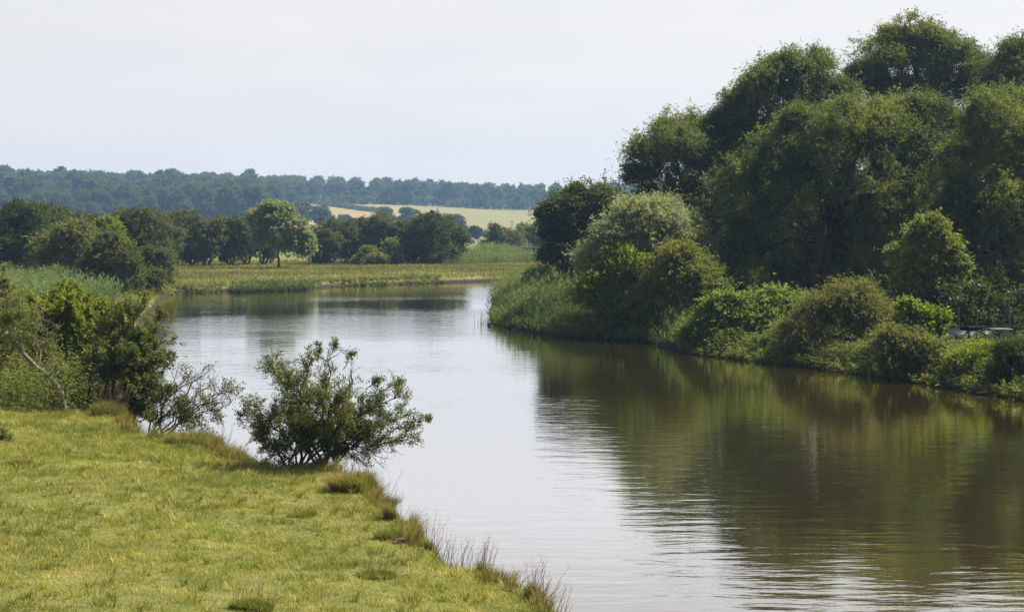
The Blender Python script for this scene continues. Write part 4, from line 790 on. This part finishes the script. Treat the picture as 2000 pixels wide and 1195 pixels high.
# ------------------------------------------------------------------ small things
def dead_branch(name, label, start, ends, r, cat='dead branch'):
    b_ = np.asarray(start, float); S_ = Shrub(b_)
    for e in ends:
        p_ = S_.stem(b_, np.asarray(e), r, r * .25, 7, .08, .04); S_.side(p_, 6, np.linalg.norm(p_[-1] - p_[0]) * .35, r * .35, .3, 2, np.linalg.norm(p_[-1] - p_[0]) * .14, .1, False)
    root = S_.mb.build(name, M['deadwood'], None, True); root.location = b_; return tag(root, label, cat)
s0 = PX(1015, 556, 152); dead_branch('dead_branch', 'bare dead branch reaching over the water from the reed tip', s0, [PX(972, 545, 152), PX(985, 540, 151), PX(975, 556, 152.5), PX(992, 548, 152)], .09)
def driftwood(px, py, ln, label, rz):
    x, y = W(px, py, .12); mb = MB(); pts = limb((-ln / 2, 0, 0), (ln / 2, 0, .05), 7, .05); mb.tube(pts, [.02, .035, .04, .04, .035, .03, .015], 7); mb.tube(limb(pts[3], pts[3] + np.array([.12, .1, .14]), 4, .05), [.03, .025, .02, .01], 5)
    o_ = mb.build('driftwood', M['deadwood'], None, True); o_.location = (x, y, max(gz(x, y), 0) + .07); o_.rotation_euler = (0, 0, rz); tag(o_, label, 'driftwood')
driftwood(1832, 751, .3, 'pale driftwood stub on the waterline below the low olive scrub', .4)
driftwood(1921, 764, .42, 'larger forked pale driftwood on the waterline near the right edge', -.3)
# small dark bird-like stub by the reeds
x, y = W(955, 636); mb = MB(); mb.tube([(-.1, 0, 0), (-.07, 0, .03), (0, 0, .05), (.07, 0, .04), (.11, 0, .02)], [.02, .06, .08, .06, .02], 8); mb.tube([(.08, 0, .05), (.1, 0, .12), (.13, 0, .17)], [.03, .025, .035], 7)
o = mb.build('water_stub', M['black'], None, True); o.location = (x, y, .03); tag(o, 'tiny dark bird-like stub in the water beside the reed tip', 'bird')
x, y = W(948, 633); n = 46; P = np.stack([rng.normal(0, .45, n), rng.normal(0, .5, n), np.full(n, -.1)], 1)
o = link('reed_stalks', blade_mesh('reed_stalks', P, rng.uniform(.4, 1.2, n), np.full(n, .025), rng.normal(0, .12, (n, 2)), rng.random(n) * .4, M['reed']), None, (x, y, 0)); tag(o, 'few thin reed stalks standing in the water off the reed tip', 'reeds', None, 'stuff')

# fence behind the car
yf = 69.5; xs = [(px - 1000) / F * yf for px in (1872, 1908, 1941, 1972, 2005, 2040)]
root = empty('wire_fence', (xs[0], yf, gz(xs[0], yf)), 'thin wire fence on slender posts behind the parked car', 'fence'); o0 = np.array(root.location)
for i, x in enumerate(xs):
    mb = MB(); h_ = 1.75; mb.tube([(x - o0[0], 0, -.2), (x - o0[0], 0, h_ - .04), (x - o0[0], 0, h_)], [.026, .024, .014], 7); mb.build('post', M['post'], root)
mb = MB()
for z_ in (.5, .95, 1.4): mb.tube([(0, 0, z_), (xs[-1] - o0[0], 0, z_)], [.0025, .0025], 4)
mb.build('wire', M['wire'], root)

# parked car, half hidden by the scrub
cx, cy = bx(1884, 65.2); cz = gz(cx, cy); car = empty('parked_car', (cx, cy, cz), 'small dark parked car with a grey windscreen, half hidden behind the scrub', 'car'); car.rotation_euler = (0, 0, math.radians(28)); car.scale = (.9, .9, .92)
mb = MB(); prof = [(-1.85, .35), (-1.9, .55), (-1.75, .78), (-1.05, .92), (-.4, 1.38), (.1, 1.46), (.9, 1.43), (1.45, 1.05), (1.75, .95), (1.85, .6), (1.8, .32)]
v = []; fs = []; sl = [(-.80, .72), (-.84, .9), (-.8, 1), (.8, 1), (.84, .9), (.80, .72)]
n_ = len(prof)
for yy, k_ in ((-.80, 0), (-.86, .35), (.86, .35), (.80, 0)):
    for x_, z_ in prof:
        tum = .22 * max(0, (z_ - .9) / .5); v.append((x_, yy - math.copysign(tum, yy), z_))
for a in range(3):
    for j in range(n_): fs.append((a * n_ + j, (a + 1) * n_ + j, (a + 1) * n_ + (j + 1) % n_, a * n_ + (j + 1) % n_))
fs.append(tuple(range(n_ - 1, -1, -1))); fs.append(tuple(range(3 * n_, 4 * n_))); mb.add(v, fs); body = mb.build('body', M['car_paint'], car)
def pane(pts, mat, name):
    pts = np.array(pts, float); n2 = norm(np.cross(pts[1] - pts[0], pts[2] - pts[0])); q = MB(); q.add(np.concatenate([pts, pts + n2 * .02]), [(3, 2, 1, 0), (4, 5, 6, 7), (0, 1, 5, 4), (1, 2, 6, 5), (2, 3, 7, 6), (3, 0, 4, 7)]); q.build(name, M[mat], car)
pane([(-1.02, .76, .955), (-1.02, -.76, .955), (-.44, -.60, 1.365), (-.44, .60, 1.365)], 'car_screen', 'windscreen')
pane([(1.42, -.72, 1.09), (1.42, .72, 1.09), (.96, .60, 1.40), (.96, -.60, 1.40)], 'car_glass', 'rear_window')
for s_ in (-1, 1):
    for a, b in (((-.85, 1.0), (.15, -.35)), ((.22, 1.0), (1.2, .85))):
        x0, x1 = a[0], b[0]; xt0, xt1 = (-.36, .15) if x0 < 0 else (.22, .9)
        q = [(x0, s_ * .835, .98), (x1, s_ * .835, .98), (xt1, s_ * .685, 1.35), (xt0, s_ * .685, 1.35)]
        pane(q if s_ < 0 else q[::-1], 'car_glass', 'side_window')
    q = MB(); q.box((-1.78, s_ * .6, .68), (.12, .34, .14)); q.build('headlight', M['lamp'], car)
    for wx in (-1.2, 1.2):
        q = MB(); q.tube([(wx, s_ * .68, .31), (wx, s_ * .70, .31), (wx, s_ * .86, .31), (wx, s_ * .88, .31)], [.28, .31, .31, .28], 20); wh = q.build('wheel', M['rubber'], car)
        q = MB(); q.tube([(wx, s_ * .87, .31), (wx, s_ * .895, .31)], [.2, .18], 16); q.build('rim', M['alloy'], wh)
q = MB()
for s_ in (-1, 1): q.tube([(-.25, s_ * .52, 1.47), (-.2, s_ * .52, 1.5), (.75, s_ * .52, 1.49), (.8, s_ * .52, 1.46)], [.015] * 4, 6)
q.build('roof_rails', M['car_paint'], car)
# small dark trailer behind the car
tx, ty = bx(1947, 66.2); tz = gz(tx, ty); tr = empty('trailer', (tx, ty, tz), 'low dark box trailer with a pale rim beside the parked car', 'trailer'); tr.rotation_euler = (0, 0, math.radians(20))
q = MB(); q.box((0, 0, .82), (.9, .75, .62)); q.build('box', M['dark_wall'], tr)
q = MB(); q.box((0, 0, 1.155), (.98, .83, .05)); q.build('rim', M['pale_cap'], tr)
for s_ in (-1, 1):
    q = MB(); q.tube([(0, s_ * .40, .24), (0, s_ * .42, .24), (0, s_ * .52, .24), (0, s_ * .54, .24)], [.21, .24, .24, .21], 16); wh = q.build('wheel', M['rubber'], tr)
q = MB(); q.tube([(0, -.4, .24), (0, .4, .24)], [.03, .03], 8); q.tube([(-.44, 0, .5), (-1.1, 0, .42)], [.03, .03], 8); q.box((0, 0, .4), (.1, .6, .3)); q.build('chassis', M['wire'], tr)

# shed, low wall and pole beyond the meadow
Ys = 405; sx, sy = bx(919, Ys); szz = gz(sx, sy); sd = empty('shed', (sx, sy, szz), 'small flat grey blue shed on the far flats beyond the reeds', 'shed')
q = MB(); q.box((0, 0, .65), (2.2, 1.8, 1.3)); q.build('wall', M['shed'], sd); q = MB(); q.box((0, 0, 1.36), (2.5, 2.1, .1)); q.build('roof', M['pale_cap'], sd)
q = MB(); q.box((-.4, -.915, .55), (.7, .03, 1.05)); q.build('door', M['dark_wall'], sd)
for k_ in range(4):
    q = MB(); x_ = sx + 1.8 + k_ * .45; q.tube([(0, 0, 0), (0, 0, 1.15)], [.06, .05], 6); o = q.build('post', M['post']); o.location = (x_, sy, gz(x_, sy)); tag(o, 'short wooden post right of the grey blue shed', 'post', 'posts beside the shed')
Yw = 262; wx, wy = bx(1052, Yw); wzz = gz(wx, wy); wl = empty('low_wall', (wx, wy, wzz), 'low dark wall with a pale top beyond the far reeds', 'wall')
q = MB(); q.box((0, 0, .75), (5.2, .35, 1.5)); q.build('wall_face', M['dark_wall'], wl); q = MB(); q.box((0, 0, 1.54), (5.3, .45, .09)); q.build('coping', M['pale_cap'], wl)
Yp = 560; px_, py_ = bx(1000, Yp); pz = gz(px_, py_); q = MB(); top = H + 8 * Yp / F - pz; pl = empty('utility_pole', (px_, py_, pz), 'thin utility pole with a short crossarm before the yellow field', 'pole')
q.tube([(0, 0, -.3), (0, 0, top)], [.16, .12], 8); q.build('pole', M['post'], pl); q = MB(); q.box((0, -.14, top - .15), (1.5, .14, .14)); q.build('crossarm', M['post'], pl)
for k_ in (-.6, 0, .6):
    q = MB(); q.tube([(k_, -.14, top - .08), (k_, -.14, top + .12)], [.05, .04], 6); q.build('insulator', M['wire'], pl)

# ------------------------------------------------------------------ air
m, nt, out = new_mat('haze_air'); v = nt.nodes.new('ShaderNodeVolumePrincipled'); v.inputs['Color'].default_value = (.38, .63, 1.0, 1); v.inputs['Density'].default_value = .00021; v.inputs['Anisotropy'].default_value = .2
nt.links.new(v.outputs[0], out.inputs['Volume'])
mb = MB(); mb.box((0, 825, 39), (3400, 1800, 84)); o = mb.build('haze', m); tag(o, 'thin blue summer haze softening the far ridge', 'haze', None, 'stuff')

# ------------------------------------------------------------------ sky, sun, camera
w = bpy.data.worlds.new('World'); SC.world = w; w.use_nodes = True; nt = w.node_tree; nt.nodes.clear()
out = nt.nodes.new('ShaderNodeOutputWorld'); bg = nt.nodes.new('ShaderNodeBackground'); bg.inputs['Strength'].default_value = .05
sky = nt.nodes.new('ShaderNodeTexSky'); sky.sky_type = 'NISHITA'; sky.sun_disc = False; sky.sun_elevation = SUN_EL; sky.sun_rotation = SUN_AZ; sky.dust_density = 3.0; sky.air_density = 1.0; sky.ozone_density = 1.5
tc = nt.nodes.new('ShaderNodeTexCoord')
cn = noise(nt, 2.2, 6, mapped(nt, tc.outputs['Generated'], (1, 1, 5)), .6)
sep = nt.nodes.new('ShaderNodeSeparateXYZ'); nt.links.new(tc.outputs['Generated'], sep.inputs[0])
low = ramp(nt, sep.outputs['Z'], [(.0, (1, 1, 1)), (.30, (.9, .9, .9)), (.75, (.35, .35, .35))])       # the veil thins out overhead
dt = nt.nodes.new('ShaderNodeVectorMath'); dt.operation = 'DOT_PRODUCT'; nt.links.new(tc.outputs['Generated'], dt.inputs[0])
dt.inputs[1].default_value = (math.sin(SUN_AZ) * math.cos(SUN_EL), math.cos(SUN_AZ) * math.cos(SUN_EL), math.sin(SUN_EL))
glow = ramp(nt, dt.outputs['Value'], [(.0, (7.8, 7.45, 7.25)), (.3, (8.4, 8.0, 7.75)), (.55, (9.0, 8.55, 8.25)), (1, (14, 13.4, 12.8))])   # brighter towards the sun
wisp = noise(nt, 1.0, 6, mapped(nt, tc.outputs['Generated'], (7, 7, 26), (0, 0, .5)), .6)
glow = mixc(nt, 1.0, glow, ramp(nt, wisp, [(.38, (.965, .97, .98)), (.55, (.99, .99, .99)), (.72, (1.03, 1.03, 1.03))]), 'MULTIPLY')
back = ramp(nt, sep.outputs['Y'], [(.0, (.6, .6, .6)), (.45, (1, 1, 1))])        # the veil lies to the north, bluer sky behind
low = mixc(nt, 1.0, low, back, 'MULTIPLY')
cf = mixc(nt, 1.0, ramp(nt, cn, [(.35, (.84, .84, .84)), (.7, (.97, .97, .97))]), low, 'MULTIPLY')
veil = mixc(nt, cf, sky.outputs[0], glow)
nt.links.new(veil, bg.inputs['Color']); nt.links.new(bg.outputs[0], out.inputs[0])
sd_ = bpy.data.lights.new('sun', 'SUN'); sd_.energy = 5.0; sd_.angle = math.radians(.6); sd_.color = (1, .94, .84)
so = link('sun', sd_); sv = Vector((math.sin(SUN_AZ) * math.cos(SUN_EL), math.cos(SUN_AZ) * math.cos(SUN_EL), math.sin(SUN_EL))); so.rotation_euler = sv.to_track_quat('Z', 'Y').to_euler(); so.location = sv * 60
cam = bpy.data.cameras.new('camera'); co = link('camera', cam); co.location = (0, 0, H); co.rotation_euler = (math.radians(90), 0, 0)
cam.sensor_width = 36; cam.lens = F * 36 / 2000; cam.shift_y = -(1195 / 2 - HOR) / 2000; cam.clip_end = 8000; SC.camera = co
SC.view_settings.view_transform = 'Standard'; SC.view_settings.look = 'None'; SC.view_settings.exposure = 1.2; SC.view_settings.gamma = 1
SC.cycles.max_bounces = 8; SC.cycles.transparent_max_bounces = 8; SC.cycles.volume_bounces = 0; SC.cycles.use_denoising = True; SC.cycles.denoiser = 'OPENIMAGEDENOISE'; SC.cycles.denoising_input_passes = 'RGB_ALBEDO_NORMAL'; SC.cycles.denoising_prefilter = 'NONE'; SC.cycles.use_adaptive_sampling = False; SC.cycles.caustics_reflective = False; SC.cycles.caustics_refractive = False
print('verts', sum(len(o.data.vertices) for o in SC.objects if o.type == 'MESH'))
